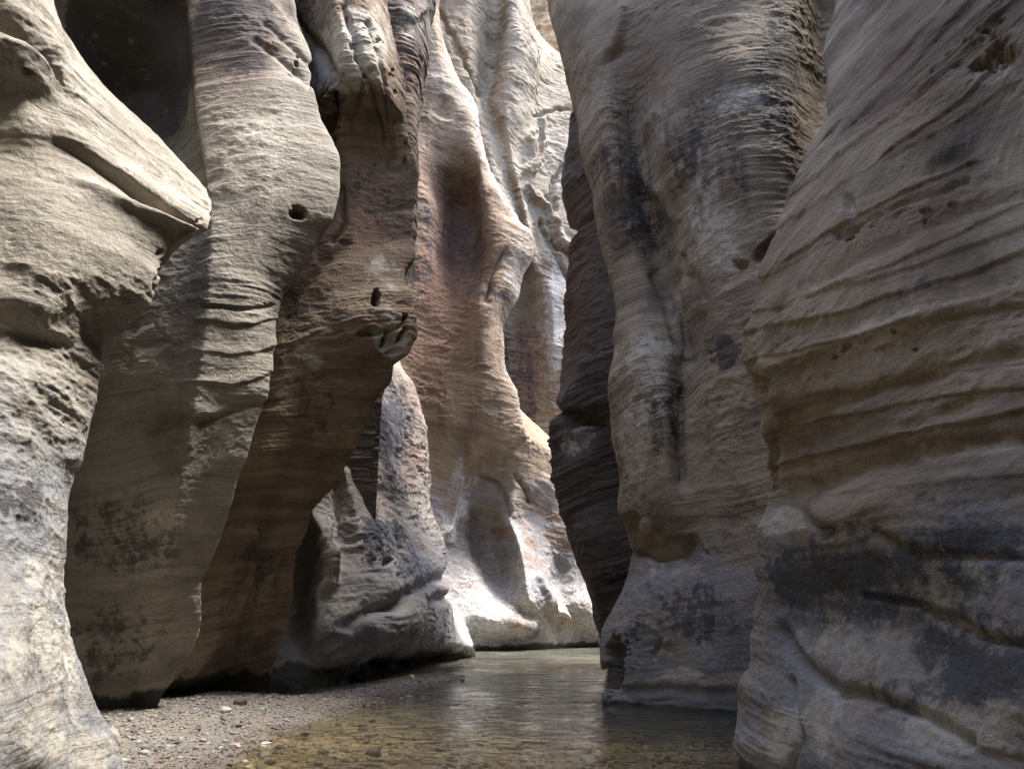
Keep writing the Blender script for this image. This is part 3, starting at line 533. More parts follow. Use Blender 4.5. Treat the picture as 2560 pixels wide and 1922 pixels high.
def build_right_mid():
    s = [(1350, -300, 17), (1374, 0, 16.8), (1391, 69), (1403, 116), (1420, 173), (1435, 214), (1446, 260), (1455, 347, 16.5), (1466, 405), (1484, 462), (1490, 520), (1507, 578), (1524, 636), (1536, 705, 16.2), (1542, 780), (1536, 838), (1542, 867), (1530, 960, 15.8), (1532, 1023), (1545, 1146), (1554, 1208), (1551, 1269),
         (1569, 1318), (1585, 1374, 16), (1582, 1405), (1563, 1472), (1538, 1528), (1514, 1571), (1505, 1620, 15.6), (1508, 1669), (1526, 1694), (1523, 1725), (1511, 1757, None)]
    cols = [V_(20, 21), P([(1440, -300, 19.5), (1470, 300, 19.5), (1550, 600, 19.5), (1590, 900, 19.5), (1620, 1300, 19), (1600, 1450, 18.5), (1570, 1600, 18), (1580, 1700, 17.5)]),
        P(s),
        P([(1450, -300, 15.6), (1470, 0, 15.6), (1500, 150, 15.4), (1520, 300, 15.2), (1545, 420, 15.3), (1570, 520, 15.6), (1590, 640, 15.8), (1610, 740, 15.6), (1600, 830, 15.2), (1600, 960, 14.8), (1610, 1100, 14.7), (1630, 1250, 14.7), (1640, 1330, 14.9), (1640, 1375, 15.4), (1620, 1420, 15.1), (1600, 1500, 14.8), (1590, 1600, 14.8), (1600, 1700, 14.8), (1600, 1764, None)]),
        P([(1590, -300, 14.8), (1600, 0, 14.8), (1590, 150, 15), (1590, 290, 15.5), (1600, 380, 15.6), (1610, 480, 15.8), (1640, 600, 16), (1670, 720, 15.8), (1665, 820, 15.2), (1660, 960, 14.6), (1660, 1100, 14.4), (1670, 1250, 14.3), (1690, 1330, 14.4), (1690, 1372, 14.9), (1680, 1450, 14.6), (1690, 1600, 14.4), (1700, 1700, 14.4), (1700, 1773, None)]),
        P([(1700, -300, 14.2), (1700, 0, 14.2), (1680, 200, 14.2), (1665, 330, 14.3), (1680, 430, 14.5), (1690, 500, 14.8), (1700, 600, 15), (1705, 700, 14.9), (1713, 809, 15.2), (1707, 896, 15), (1705, 980, 14.9), (1703, 1085, 14.7), (1710, 1195, 14.5), (1740, 1260, 14.3), (1760, 1370, 14.3), (1770, 1500, 14), (1780, 1650, 13.9), (1790, 1780, None)]),
        P([(1850, -300, 13.8), (1850, 0, 13.8), (1830, 200, 13.5), (1800, 400, 13.5), (1770, 560, 13.8), (1765, 700, 13.9), (1770, 850, 13.9), (1780, 1000, 13.9), (1800, 1200, 13.8), (1810, 1370, 13.8), (1830, 1500, 13.5), (1850, 1784, None)]),
        P([(2000, -300, 14.2), (1980, 0, 14), (1960, 200, 13.6), (1940, 400, 13.3), (1920, 600, 13.2), (1890, 1000, 13), (1920, 1400, 12.9), (1950, 1795, 12.9)]),
        P([(2060, -300, 15.5), (2050, 0, 15.3), (2060, 200, 15), (2050, 400, 14), (2040, 600, 13), (2040, 1000, 12.4), (2040, 1400, 12.2), (2050, 1800, 12)]),
        P([(2150, -300, 15), (2140, 200, 14.5), (2140, 500, 13), (2140, 1000, 12)]), V_(20, 12)]
    return rock('rock_buttress', 'patchy brown rock buttress with a bulging foot and a hollow at the waterline', 'rock wall', cols, 16, 28, 0.02, MAT_PATCHY, big=0.13, bed=0.015, mid=0.045, polish_glow=1.0, flood_glow_top=2.8, zwet=0.07, wetn=0.08, fine=0.008, dip=(-0.15, 0), seed=100,
        features=[('calm', 1720, 1560, 280, 220, 0.9), ('calm', 1560, 500, 120, 400, 0.7), ('pit', 1534, 1662, 34, 74, 12, 2.0, 0.5), ('ridge', [(1590, 1382), (1640, 1390), (1700, 1385), (1730, 1365)], 9, -0.18), ('ridge', [(1705, 975), (1702, 1085), (1706, 1195)], 7, -0.14), ('ridge', [(1700, 640), (1690, 722), (1715, 809), (1712, 896)], 8, -0.10),
                  ('ridge', [(1725, 690), (1760, 760), (1745, 840), (1725, 900)], 20, -0.13), ('ridge', [(1640, 690), (1670, 760), (1690, 850)], 14, -0.12), ('ridge', [(1560, 30), (1535, 110), (1470, 215)], 14, 0.14), ('ridge', [(1640, 290), (1600, 370), (1610, 430), (1690, 540)], 14, 0.12),
                  ('ridge', [(1470, 215), (1500, 170), (1560, 120)], 10, -0.12), ('pit', 1930, 620, 70, 30, -40, 0.3, 0.3), ('pit', 1850, 660, 22, 16, 20, 0.2, 0.3), ('ridge', [(1610, 1310), (1640, 1500), (1660, 1600)], 14, 0.08),
                  ('ridge', [(1640, 1640), (1660, 1590), (1650, 1560)], 8, -0.08), ('ridge', [(1570, 1730), (1700, 1720), (1830, 1735)], 12, -0.08), ('ridge', [(1735, 1340), (1775, 1380)], 7, -0.05)],
        stains=[('r', 1650, 120, 300, 300, 0, 0.8, 0.8), ('v', 1600, 330, 280, 420, 0, 0.38, 0.9), ('v', 1780, 360, 160, 330, -15, 0.5, 0.8),  ('v', 1580, 480, 130, 300, -15, 0.6, 0.7), ('v', 1740, 420, 120, 240, -15, 0.6, 0.7), ('v', 1950, 200, 120, 330, 0, 0.6, 0.7), ('p', 1830, 250, 130, 60, 0, 0.6, 0.7), ('p', 1780, 560, 90, 200, -20, 0.55, 0.7), ('v', 1640, 1040, 90, 200, 0, 0.6, 0.8), ('v', 1800, 1050, 150, 300, 0, 0.35, 0.9), ('p', 1620, 900, 120, 140, 0, 0.6, 0.9),
                ('p', 1580, 1100, 60, 170, 0, 0.7, 0.7), ('v', 1750, 1530, 170, 120, 0, 0.6, 0.7), ('v', 1820, 880, 60, 60, 0, 0.8, 0.6), ('p', 1700, 1420, 150, 60, 0, 0.5, 0.7), ('p', 1740, 1690, 180, 30, 0, 0.7, 0.6), ('w', 1740, 1755, 180, 32, 0, 0.55, 0.5), ('v', 1600, 1570, 60, 60, 0, 0.5, 0.7)])

def build_right_near():
    s = [(2095, -300, 11.8), (2088, 0, 11.5), (2077, 58), (2059, 116, 11.2), (2071, 190), (2078, 290, 10), (2036, 358, 9.6), (2002, 434), (1984, 474), (1961, 532), (1938, 584), (1921, 630), (1906, 676), (1906, 717), (1889, 769, 9.2), (1869, 832), (1866, 900), (1871, 945), (1890, 1000), (1902, 1054),
         (1914, 1146, 9.4), (1923, 1245, 9.5), (1914, 1294, 9.3), (1895, 1343, 9.2), (1895, 1392), (1902, 1454, 9.4), (1895, 1515), (1883, 1589), (1880, 1657, 9.4), (1858, 1706), (1846, 1762), (1843, 1811), (1837, 1860), (1850, 1912, None)]
    cols = [V_(20, 13.5),
        P([(2130, -300, 12.5), (2110, 0, 12.3), (2090, 116, 12), (2110, 283, 11.5), (2080, 420, 10.8), (1980, 650, 10.8), (1930, 850, 10.8), (1960, 1050, 10.8), (1970, 1200, 10.8), (1950, 1400, 10.8), (1930, 1700, 10.8), (1900, 1900, 10.8)]),
        P(s, sharp=0.15),
        P([(2500, -230, 8.2), (2331, 0, 8.9), (2262, 75), (2181, 168), (2120, 254, 9.6), (2095, 330, 9.2), (2075, 420, 8.9), (2040, 560, 8.7), (2000, 700, 8.5), (1975, 830, 8.3), (1970, 960, 8.5), (1985, 1060, 8.7), (2000, 1200, 8.9), (1995, 1260, 8.7), (1975, 1330, 8.3), (1970, 1400, 8.4), (1970, 1520, 8.6), (1960, 1650, 8.6), (1940, 1760, 8.5), (1930, 1940, 8.3)]),
        P([(2600, -230, 7.9), (2450, 30, 8.1), (2330, 200, 8.2), (2240, 350, 8.1), (2200, 560, 7.7), (2160, 760, 7.4), (2150, 960, 7.5), (2150, 1150, 7.6), (2150, 1300, 7.2), (2150, 1500, 7.5), (2130, 1700, 7.3), (2110, 1940, 7.1)]),
        P([(2740, -230, 7.3), (2600, 60, 7.4), (2480, 250, 7.4), (2400, 500, 7.1), (2370, 760, 6.6), (2360, 960, 6.6), (2360, 1150, 6.6), (2360, 1350, 6.3), (2360, 1550, 6.5), (2350, 1940, 6.1)]),
        P([(2860, -230, 6.6), (2760, 100, 6.6), (2680, 350, 6.5), (2620, 600, 6.2), (2580, 900, 5.9), (2580, 1300, 5.7), (2580, 1940, 5.4)]),
        V_(4.4, 2.0, (CLOSE + 1.2, 1, 13)), V_(4.6, -12, (CLOSE, -12, 13)), V_(20, -14)]
    return rock('rock_buttress', 'big banded rock wall filling the right edge, with sweeping layers and slate blue stains', 'rock wall', cols, 9.5, 25, 0.016, MAT_RIGHT, big=0.09, bed=0.05, mid=0.045, fine=0.011, dip=(0.0, -0.05), dipz=(-0.85, 0.5, 8.0), warp=0.15, polish_glow=1.0, flood_glow_top=2.4, zwet=0.06, wetn=0.08, seed=110, bedf=3.2,
        features=[('step', [(1900, 775), (2100, 722), (2330, 622), (2620, 475)], 4, 0.031, 40), ('step', [(1880, 832), (2150, 772), (2380, 700), (2620, 615)], 5, 0.037, 22), ('step', [(1912, 692), (2100, 600), (2250, 545)], 4, 0.021, 40), ('step', [(2000, 482), (2200, 330), (2400, 160), (2490, 60)], 5, 0.048, 22), ('step', [(2085, 330), (2250, 150), (2370, 10)], 4, 0.038, 30), ('step', [(2150, 310), (2330, 120), (2450, -20)], 5, 0.047, 22), ('step', [(1960, 562), (2150, 442), (2350, 330), (2600, 180)], 5, 0.028, 22), ('step', [(1890, 905), (2200, 832), (2600, 762)], 6, 0.048, 30), ('step', [(1900, 1012), (2150, 972), (2400, 930), (2600, 900)], 4, 0.026, 30), ('step', [(1930, 1165), (2200, 1105), (2600, 1025)], 6, 0.050, 30), ('step', [(1990, 640), (2200, 520), (2420, 420)], 4, 0.050, 30), ('step', [(2040, 742), (2300, 668), (2600, 560)], 6, 0.034, 22), ('step', [(2000, 1062), (2250, 1015), (2600, 965)], 4, 0.029, 30), ('step', [(2240, 380), (2420, 250), (2600, 110)], 4, 0.053, 40), ('step', [(1960, 1245), (2250, 1225), (2600, 1190)], 5, 0.020, 30), ('calm', 2250, 1600, 520, 330, 0.75), ('calm', 1990, 1500, 140, 400, 0.6), ('pit', 2490, 165, 75, 32, -28, 0.22, 0.45), ('pit', 2510, 120, 50, 14, -35, 0.15, 0.4), ('pit', 2370, 405, 110, 36, -30, 0.12, 0.1), ('pit', 2125, 597, 13, 9, -20, 0.14, 0.5), ('pits', [(2360, 180), (2440, 120), (2540, 60)], 14, 18, 8, 0.05), ('pits', [(2100, 600), (2250, 560), (2400, 500)], 7, 34, 8, 0.04), ('pits', [(2100, 900), (2200, 870), (2300, 880)], 8, 20, 8, 0.04), ('pits', [(1900, 930), (1930, 1000), (1930, 1100)], 14, 10, 8, 0.07), ('pit', 2130, 520, 22, 50, -25, 0.1, 0.2), ('ridge', [(1895, 960), (1925, 1080), (1930, 1220)], 16, -0.14),
                  ('ridge', [(1925, 900), (1960, 960), (1945, 1060)], 14, 0.08), ('ridge', [(1940, 1320), (2010, 1290), (2060, 1330)], 14, -0.14), ('ridge', [(1960, 1580), (2010, 1660), (2100, 1740)], 16, -0.10), ('ridge', [(2000, 1830), (1975, 1900), (1970, 1960)], 9, -0.16), ('ridge', [(1980, 1700), (1985, 1800), (2000, 1850)], 10, -0.08),
                  ('ridge', [(1990, 1240), (2150, 1170), (2400, 1110), (2600, 1090)], 22, -0.10), ('ridge', [(1970, 1040), (2200, 970), (2600, 880)], 20, -0.08), ('ridge', [(1940, 770), (2150, 650), (2330, 560), (2600, 470)], 16, -0.07), ('ridge', [(2100, 590), (2300, 500), (2420, 460)], 10, -0.08),
                  ('ridge', [(1900, 930), (2100, 860), (2300, 800), (2560, 730)], 16, 0.06), ('ridge', [(2120, 1730), (2300, 1780), (2420, 1850)], 16, -0.10), ('ridge', [(2160, 1490), (2290, 1510), (2330, 1530)], 9, -0.08), ('ridge', [(2180, 1330), (2300, 1390), (2560, 1400)], 14, -0.06), ('ridge', [(2350, 1540), (2460, 1590), (2600, 1620)], 14, -0.08)],
        stains=[('v', 2200, 1450, 430, 240, 5, 0.9, 0.9), ('v', 2350, 1250, 330, 90, 0, 0.45, 0.9), ('v', 2200, 1000, 400, 120, -12, 0.3, 0.9), ('v', 2420, 1400, 300, 180, 0, 0.75, 0.7), ('v', 2450, 1650, 260, 200, 20, 0.9, 0.7), ('v', 1990, 1440, 100, 110, 0, 0.8, 0.6), ('v', 2350, 700, 200, 70, -20, 0.45, 0.8), ('v', 2400, 350, 160, 80, -30, 0.4, 0.8),
                ('p', 2180, 1620, 300, 150, 10, 0.6, 0.9), ('p', 2400, 1560, 260, 130, 10, 0.45, 0.9), ('p', 2060, 1800, 150, 160, 0, 0.6, 0.8), ('v', 2250, 1750, 330, 130, 15, 0.6, 0.9), ('p', 2420, 1830, 250, 130, 0, 0.75, 0.8), ('p', 2350, 1450, 330, 200, 0, 0.4, 0.9), ('p', 2250, 820, 330, 120, -15, 0.4, 0.9), ('p', 1950, 1300, 70, 60, 0, 0.7, 0.6), ('p', 2400, 1130, 250, 40, -10, 0.6, 0.7), ('p', 2120, 520, 60, 50, 0, 0.5, 0.7), ('p', 2490, 170, 100, 50, -28, 0.5, 0.6), ('r', 2300, 200, 340, 260, -40, 0.5, 0.9), ('r', 2250, 560, 330, 160, -20, 0.35, 0.9), ('p', 1960, 1830, 60, 110, 0, 0.8, 0.6)])

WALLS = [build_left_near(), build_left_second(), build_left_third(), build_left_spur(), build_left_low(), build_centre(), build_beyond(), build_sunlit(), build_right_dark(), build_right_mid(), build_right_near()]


def build_unseen():
    """out-of-view canyon rock added behind the viewpoint and far right to block light"""
    rock('unseen_blocker_wall', 'added unseen rock behind the viewpoint, closing off low sky light', 'rock wall', [V_(9, -13), V_(3, -14.5), V_(-3, -15), V_(-9, -13), V_(-9, -25), V_(9, -25)], 2, H_BACK, 0.5, MAT_TAN, big=0.5, seed=130)['kind'] = 'structure'
    rock('unseen_blocker_wall', 'added unseen rock right of the far gap, shaping the light there', 'rock wall', [V_(26, 70), V_(XR, 62), V_(XR - 1, 45), V_(XR, 34), V_(XR + 4, 28), V_(26, 26)], 2, H_RIGHT, 0.6, MAT_FAR, big=0.8, seed=140)['kind'] = 'structure'

build_unseen()

# ------------------------------------------------------------------ river bed, gravel bar and water
bar_px = [(60, 2060), (520, 1960), (560, 1922), (620, 1880), (715, 1838), (785, 1810), (850, 1787), (905, 1769), (960, 1752), (1060, 1724), (1168, 1694), (1160, 1687), (1060, 1697), (960, 1709), (850, 1728), (760, 1740), (690, 1738), (560, 1718), (380, 1740), (200, 1770), (-100, 1800)]
BAR = np.array([onwater(*q)[:2] for q in bar_px])

def bar_dist(X, Y):
    """signed distance to the gravel bar outline, positive on the bar"""
    ins = np.zeros(X.shape, bool); n = len(BAR)
    for i in range(n):
        (x0, y0), (x1, y1) = BAR[i], BAR[(i + 1) % n]
        c = (y0 > Y) != (y1 > Y)
        ins ^= c & (X < (x1 - x0) * (Y - y0) / (y1 - y0 + 1e-12) + x0)
    d, _ = seg_dist(X, Y, [tuple(q) for q in BAR] + [tuple(BAR[0])])
    return np.where(ins, d, -d)

def bed_height(X, Y):
    d = bar_dist(X, Y)
    n = fbm(np.stack([X * 0.9, Y * 0.9, X * 0 + 3], -1), 3, 200); n2 = fbm(np.stack([X * 5, Y * 5, X * 0], -1), 2, 210)
    d = d + 0.16 * n
    up = 0.015 + 0.16 * (1 - np.exp(-np.maximum(d, 0) / 1.6))
    dn = -0.02 - 0.42 * (1 - np.exp(-np.maximum(-d, 0) / 2.6))
    t = sstep(-0.15, 0.15, d)
    return dn + (up - dn) * t + 0.03 * n2 * 0.6 + 0.05 * n

xs = np.arange(-10, 8, 0.07); ys = np.concatenate([np.arange(-14, 2, 0.5), np.arange(2, 24, 0.07), np.arange(24, 75, 0.3)])
X, Y = np.meshgrid(xs, ys)
Z = bed_height(X.ravel(), Y.ravel())

def ground_mat():
    t = NT('river_gravel_ground')
    pos = t.n('ShaderNodeNewGeometry').outputs['Position']
    vo = t.n('ShaderNodeTexVoronoi'); t.l(pos, vo.inputs['Vector']); vo.inputs['Scale'].default_value = 13
    sp = t.n('ShaderNodeSeparateColor'); t.l(vo.outputs['Color'], sp.inputs[0])
    col = t.mix(sp.outputs[0], (0.15, 0.12, 0.085), (0.35, 0.28, 0.195))
    col = t.mix(t.ramp(sp.outputs[1], 0.8, 0.9), col, (0.32, 0.26, 0.18))
    col = t.mix(t.math('MULTIPLY', t.ramp(t.noise(pos, 1.1, 5, 0.6), 0.45, 0.62), 0.7), col, (0.09, 0.055, 0.028))
    xyz = t.n('ShaderNodeSeparateXYZ'); t.l(pos, xyz.inputs[0])
    damp = t.ramp(xyz.outputs[2], -0.03, 0.0); dry = t.ramp(xyz.outputs[2], 0.02, 0.06)
    col = t.mix(t.math('MULTIPLY', damp, 0.85), col, (0.085, 0.068, 0.05))
    col = t.mix(t.math('MULTIPLY', dry, 0.75), col, (0.15, 0.13, 0.107))
    b = t.n('ShaderNodeBsdfPrincipled'); t.l(col, b.inputs['Base Color']); b.inputs['Roughness'].default_value = 0.8
    bp = t.n('ShaderNodeBump'); bp.inputs['Strength'].default_value = 0.8; bp.inputs['Distance'].default_value = 0.03
    t.l(t.math('SUBTRACT', 1.0, vo.outputs['Distance']), bp.inputs['Height']); t.l(bp.outputs[0], b.inputs['Normal'])
    t.l(b.outputs[0], t.out.inputs[0]); return t.m

g = mesh_from('river_bed', np.stack([X.ravel(), Y.ravel(), Z], -1), grid_faces(len(ys), len(xs)), ground_mat())
tag(g, 'brown pebbly bed of the shallow river and the gravel bar beside it', 'river bed', kind='structure')

def water_mat():
    t = NT('clear_river_water')
    geo = t.n('ShaderNodeNewGeometry'); pos = geo.outputs['Position']
    a = t.noise(t.vmap(pos, (0.9, 1.9, 1), (0, 0, R(6))), 1.3, 3, 0.5, 0.6)
    c = t.noise(t.vmap(pos, (2.4, 5.0, 1), (0, 0, R(-9))), 1.5, 3, 0.5, 0.5)
    d = t.noise(t.vmap(pos, (0.35, 0.7, 1)), 0.9, 2, 0.5)
    calm = t.ramp(t.noise(t.vmap(pos, (0.35, 0.2, 1)), 0.9, 2), 0.35, 0.65)
    h = t.math('ADD', t.math('MULTIPLY', a, 0.085), t.math('MULTIPLY', c, 0.016))
    h = t.math('MULTIPLY', h, t.math('MULTIPLY_ADD', calm, 0.8, 0.35))
    h = t.math('ADD', h, t.math('MULTIPLY', d, 0.05))
    bp = t.n('ShaderNodeBump'); bp.inputs['Strength'].default_value = 1.0; bp.inputs['Distance'].default_value = 1.0; t.l(h, bp.inputs['Height'])
    fr = t.n('ShaderNodeFresnel'); fr.inputs['IOR'].default_value = 1.33; t.l(bp.outputs[0], fr.inputs['Normal'])
    gl = t.n('ShaderNodeBsdfGlossy'); gl.inputs['Roughness'].default_value = 0.06; t.l(bp.outputs[0], gl.inputs['Normal'])
    tr = t.n('ShaderNodeBsdfTransparent'); tr.inputs['Color'].default_value = (0.86, 0.83, 0.68, 1)
    df = t.n('ShaderNodeBsdfDiffuse'); df.inputs['Color'].default_value = (0.20, 0.20, 0.165, 1)      # the silt it carries, more of it where it is deep
    px_ = t.n('ShaderNodeSeparateXYZ'); t.l(pos, px_.inputs[0])
    deep = t.math('MULTIPLY_ADD', t.ramp(px_.outputs[1], 11.0, 22.0), 0.5, 0.11)
    body = t.n('ShaderNodeMixShader'); t.l(deep, body.inputs[0]); t.l(tr.outputs[0], body.inputs[1]); t.l(df.outputs[0], body.inputs[2])
    mx = t.n('ShaderNodeMixShader'); t.l(fr.outputs[0], mx.inputs[0]); t.l(body.outputs[0], mx.inputs[1]); t.l(gl.outputs[0], mx.inputs[2])
    t.l(mx.outputs[0], t.out.inputs[0]); return t.m

wx = np.arange(-12, 10.1, 2.0); wy = np.arange(-14, 76, 2.0)
X, Y = np.meshgrid(wx, wy)
wtr = mesh_from('river_water', np.stack([X.ravel(), Y.ravel(), X.ravel() * 0], -1), grid_faces(len(wy), len(wx)), water_mat())
tag(wtr, 'shallow clear golden brown river water rippling towards the far rock face', 'river', kind='structure')

def stone_mat(name, wet=False):
    t = NT(name)
    at_ = t.n('ShaderNodeAttribute', attribute_name='stone')
    pos = t.n('ShaderNodeNewGeometry').outputs['Position']
    n = t.math('MULTIPLY_ADD', t.noise(pos, 30, 4, 0.65), 0.8, 0.6)
    cc = t.n('ShaderNodeCombineColor')
    for k in range(3): t.l(n, cc.inputs[k])
    col = t.mix(1.0, at_.outputs['Color'], cc.outputs[0], 'MULTIPLY')
    b = t.n('ShaderNodeBsdfPrincipled'); t.l(col, b.inputs['Base Color']); b.inputs['Roughness'].default_value = 0.4 if wet else 0.75
    bp = t.n('ShaderNodeBump'); bp.inputs['Strength'].default_value = 0.4; bp.inputs['Distance'].default_value = 0.01
    t.l(t.noise(pos, 45, 4, 0.7), bp.inputs['Height']); t.l(bp.outputs[0], b.inputs['Normal'])
    t.l(b.outputs[0], t.out.inputs[0]); return t.m
M_STONE = stone_mat('river_stone'); M_WETSTONE = stone_mat('wet_river_stone', True)

import bmesh
bm = bmesh.new(); bmesh.ops.create_icosphere(bm, subdivisions=1, radius=1.0); bm.verts.ensure_lookup_table()
ICV = np.array([v.co[:] for v in bm.verts]); ICF = np.array([[v.index for v in f.verts] for f in bm.faces]); bm.free()
bm = bmesh.new(); bmesh.ops.create_icosphere(bm, subdivisions=4, radius=1.0); bm.verts.ensure_lookup_table()
BIV = np.array([v.co[:] for v in bm.verts]); BIF = np.array([[v.index for v in f.verts] for f in bm.faces]); bm.free()

PAL = np.array([(0.34, 0.31, 0.26), (0.26, 0.23, 0.19), (0.42, 0.39, 0.34), (0.20, 0.17, 0.14), (0.30, 0.22, 0.15), (0.21, 0.13, 0.10), (0.13, 0.12, 0.11), (0.50, 0.47, 0.42), (0.33, 0.25, 0.13)])
PAL = PAL * 0.6 + PAL.mean(1, keepdims=True) * 0.4 * np.array([1.05, 1.0, 0.94])
PW = np.array([0.22, 0.2, 0.14, 0.12, 0.1, 0.05, 0.07, 0.05, 0.05])

def pebbles(name, XY, size, mat, lift, dark=1.0):
    n = len(XY)
    z = bed_height(XY[:, 0], XY[:, 1])
    sc = np.stack([rng.uniform(0.8, 1.4, n), rng.uniform(0.6, 1.0, n), rng.uniform(0.3, 0.6, n)], -1) * size[:, None]
    a = rng.uniform(0, 2 * np.pi, n); b = rng.normal(0, 0.25, n)
    V = ICV[None] * (1 + 0.28 * rng.normal(size=(n, len(ICV), 1)).clip(-1, 1) * 0.6)
    V = V * sc[:, None]
    x = V[..., 0] * np.cos(b)[:, None] - V[..., 2] * np.sin(b)[:, None]; zz = V[..., 0] * np.sin(b)[:, None] + V[..., 2] * np.cos(b)[:, None]
    y = V[..., 1]
    W = np.stack([x * np.cos(a)[:, None] - y * np.sin(a)[:, None], x * np.sin(a)[:, None] + y * np.cos(a)[:, None], zz], -1)
    W[..., 0] += XY[:, :1]; W[..., 1] += XY[:, 1:2]; W[..., 2] += (z + sc[:, 2] * lift)[:, None]
    F = ICF[None] + (np.arange(n) * len(ICV))[:, None, None]
    c = PAL[rng.choice(len(PAL), n, p=PW)] * rng.uniform(0.34, 0.75, (n, 1)) * dark
    damp = sstep(0.07, 0.015, z + 0.03 * fbm(np.stack([XY[:, 0], XY[:, 1], z * 0], -1) * 1.5, 2, 300))[:, None]
    c = c * (1 - 0.5 * damp * np.array([0.75, 0.95, 1.15])) if mat is M_STONE else c
    A = np.concatenate([np.repeat(c, len(ICV), 0), np.ones((n * len(ICV), 1))], -1)
    return mesh_from(name, W.reshape(-1, 3), F.reshape(-1, 3), mat, dict(stone=A))

cand = np.stack([rng.uniform(-8, -0.3, 170000), rng.uniform(8.4, 24, 170000)], -1)
dd = bar_dist(cand[:, 0], cand[:, 1])
keep = (dd > -0.25) & (rng.uniform(size=len(cand)) < np.where(dd > 0, 1.0, 0.5))
bar_xy = cand[keep][:28000]
gs = np.exp(rng.normal(np.log(0.0115), 0.6, len(bar_xy))).clip(0.008, 0.075)
gravel = pebbles('gravel', bar_xy, gs, M_STONE, 0.25)
tag(gravel, 'bank of mixed grey, tan and white gravel at the river edge', 'gravel', kind='stuff')
cand = np.stack([rng.uniform(-4.5, 4, 16000), 8.5 + 10 * rng.uniform(size=16000) ** 1.6], -1)
dd = bar_dist(cand[:, 0], cand[:, 1])
cand = cand[(dd < -0.1)][:6500]
us = np.exp(rng.normal(np.log(0.026), 0.6, len(cand))).clip(0.01, 0.13)
bedst = pebbles('pebbles', cand, us, M_WETSTONE, 0.2, np.array([1.25, 1.08, 0.84]))
tag(bedst, 'golden brown pebbles lying on the river bed under shallow water', 'pebbles', kind='stuff')

def stone(name, label, cat, px, py, w_px, flat, col, seed, lift=0.35, tilt=0.0, z0=None, group=None):
    """one loose rock, sized by its width in the photo at the distance where it lies"""
    x, y, _ = onwater(px, py)
    z = float(bed_height(np.array([x]), np.array([y]))[0])
    x, y, _ = onwater(px, py, z if z0 is None else z0)
    r = w_px * 0.5 * y / FPX / 1.07
    V = BIV * np.array([1.0, 0.75, flat])
    V = V * (1 + 0.22 * fbm(BIV * 1.1 + seed * 3.7, 3, seed)[:, None])
    ca = rng.normal(size=(7, 3)); ca /= np.linalg.norm(ca, axis=1)[:, None]
    for q in ca:                                        # broken facets
        k = V @ q; lim = 0.62 * np.abs(V @ q).max()
        V = V - np.maximum(k - lim, 0)[:, None] * q * 0.85
    V = V + 0.02 * fbm(BIV * 7, 3, seed + 5)[:, None] * BIV
    V = V * r
    c, s_ = math.cos(tilt), math.sin(tilt)
    V = np.stack([V[:, 0] * c - V[:, 2] * s_, V[:, 1], V[:, 0] * s_ + V[:, 2] * c], -1)
    A = np.concatenate([np.tile(col, (len(V), 1)), np.ones((len(V), 1))], -1)
    o = mesh_from(name, V, BIF, M_STONE, dict(stone=A))
    o.location = (x, y, (z if z0 is None else z0) + r * flat * lift)
    return tag(o, label, cat, group=group)

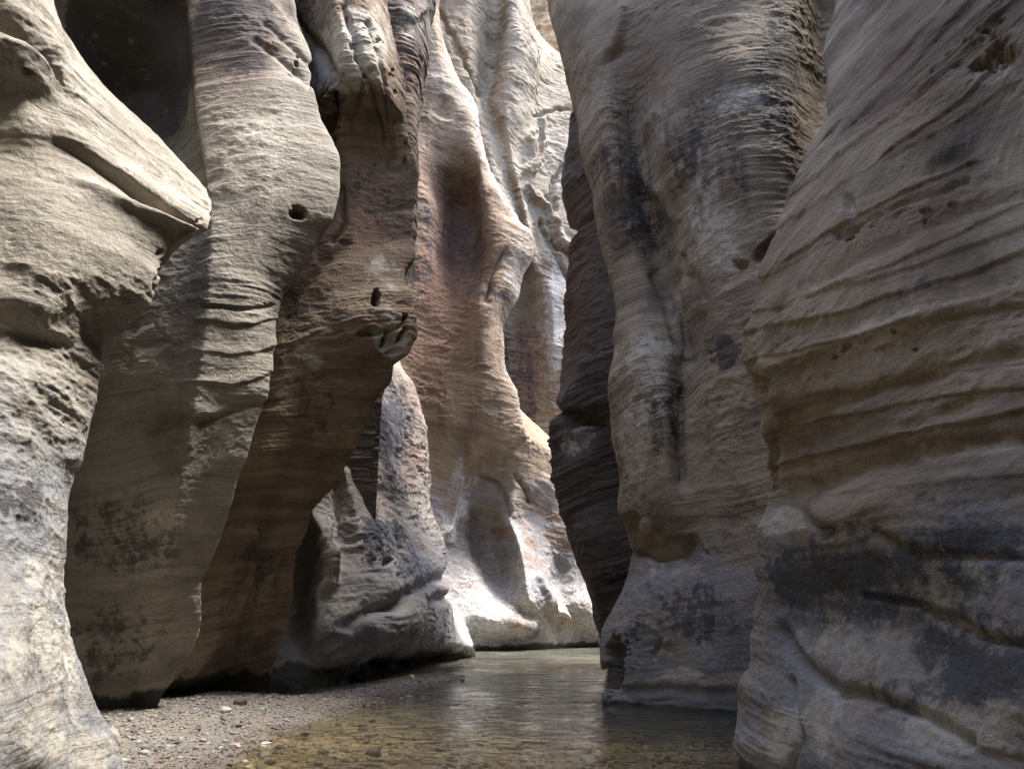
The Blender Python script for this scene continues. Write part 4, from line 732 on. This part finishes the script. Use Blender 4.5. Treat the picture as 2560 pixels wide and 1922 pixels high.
stone('stone', 'rounded pale grey stone on the gravel next to the black stone', 'stone', 561, 1779, 36, 0.5, (0.30, 0.27, 0.24), 1)
stone('stone', 'black angular stone at the back of the gravel bank', 'stone', 601, 1762, 42, 0.6, (0.05, 0.043, 0.04), 2)
stone('stone', 'flat pinkish slab stone near the front of the gravel bank', 'stone', 588, 1866, 36, 0.4, (0.33, 0.25, 0.21), 3)
stone('stone', 'small dark rounded stone in the shaded part of the gravel', 'stone', 494, 1826, 22, 0.6, (0.07, 0.06, 0.055), 4)
stone('stone', 'whitish flat stone at the wet edge of the gravel', 'stone', 662, 1862, 40, 0.3, (0.45, 0.44, 0.42), 5)
stone('stone', 'dark brown stone breaking the water surface beside the gravel edge', 'stone', 762, 1836, 30, 0.45, (0.07, 0.05, 0.035), 6, z0=-0.02)
stone('stone', 'yellow ochre stone at the far tip of the gravel, by the still pool', 'stone', 1029, 1695, 18, 0.7, (0.42, 0.30, 0.13), 7, z0=0.02)
stone('stone', 'tan stone on the very end of the gravel spit', 'stone', 1156, 1699, 16, 0.6, (0.36, 0.25, 0.14), 8, z0=0.02)
stone('stone', 'dark wet rock lapped by ripples in mid stream at the bottom', 'stone', 935, 1884, 52, 0.4, (0.06, 0.045, 0.035), 9, z0=-0.05)
stone('stone', 'pale stone tucked against the foot of the left wall at the gravel edge', 'stone', 255, 1866, 110, 0.5, (0.22, 0.19, 0.16), 11, lift=0.5)

# ------------------------------------------------------------------ light
w = bpy.data.worlds.new('World'); scene.world = w; w.use_nodes = True
nt = w.node_tree; bg = nt.nodes['Background']
SUN_EL, SUN_AZ = 67.0, 90.0          # azimuth measured from +Y towards +X
sky = nt.nodes.new('ShaderNodeTexSky'); sky.sky_type = 'NISHITA'; sky.sun_disc = False
sky.sun_elevation = R(SUN_EL); sky.sun_rotation = R(SUN_AZ); sky.air_density = 1.0; sky.dust_density = 2.0
nt.links.new(sky.outputs[0], bg.inputs[0]); bg.inputs[1].default_value = 0.15
sl = bpy.data.lights.new('sun', 'SUN'); sl.energy = 2.1; sl.angle = R(14); sl.color = (1.0, 0.97, 0.93)
so = bpy.data.objects.new('sun', sl); COL.objects.link(so)
so.rotation_euler = (R(90 - SUN_EL), 0, R(180 - SUN_AZ))
so['kind'] = 'helper'

# ------------------------------------------------------------------ camera
cam = bpy.data.cameras.new('camera'); co = bpy.data.objects.new('camera', cam); COL.objects.link(co)
co.location = (0, 0, CAMZ); co.rotation_euler = (R(90) + PITCH, 0, 0)
cam.sensor_fit = 'HORIZONTAL'; cam.sensor_width = 36; cam.lens = 36 * FPX / IW
cam.clip_start = 0.05; cam.clip_end = 500
scene.camera = co
scene.view_settings.view_transform = 'Standard'; scene.view_settings.look = 'None'
scene.view_settings.gamma = 1.0; scene.view_settings.exposure = 2.8
scene.cycles.max_bounces = 10; scene.cycles.diffuse_bounces = 6; scene.cycles.glossy_bounces = 4; scene.cycles.transparent_max_bounces = 8
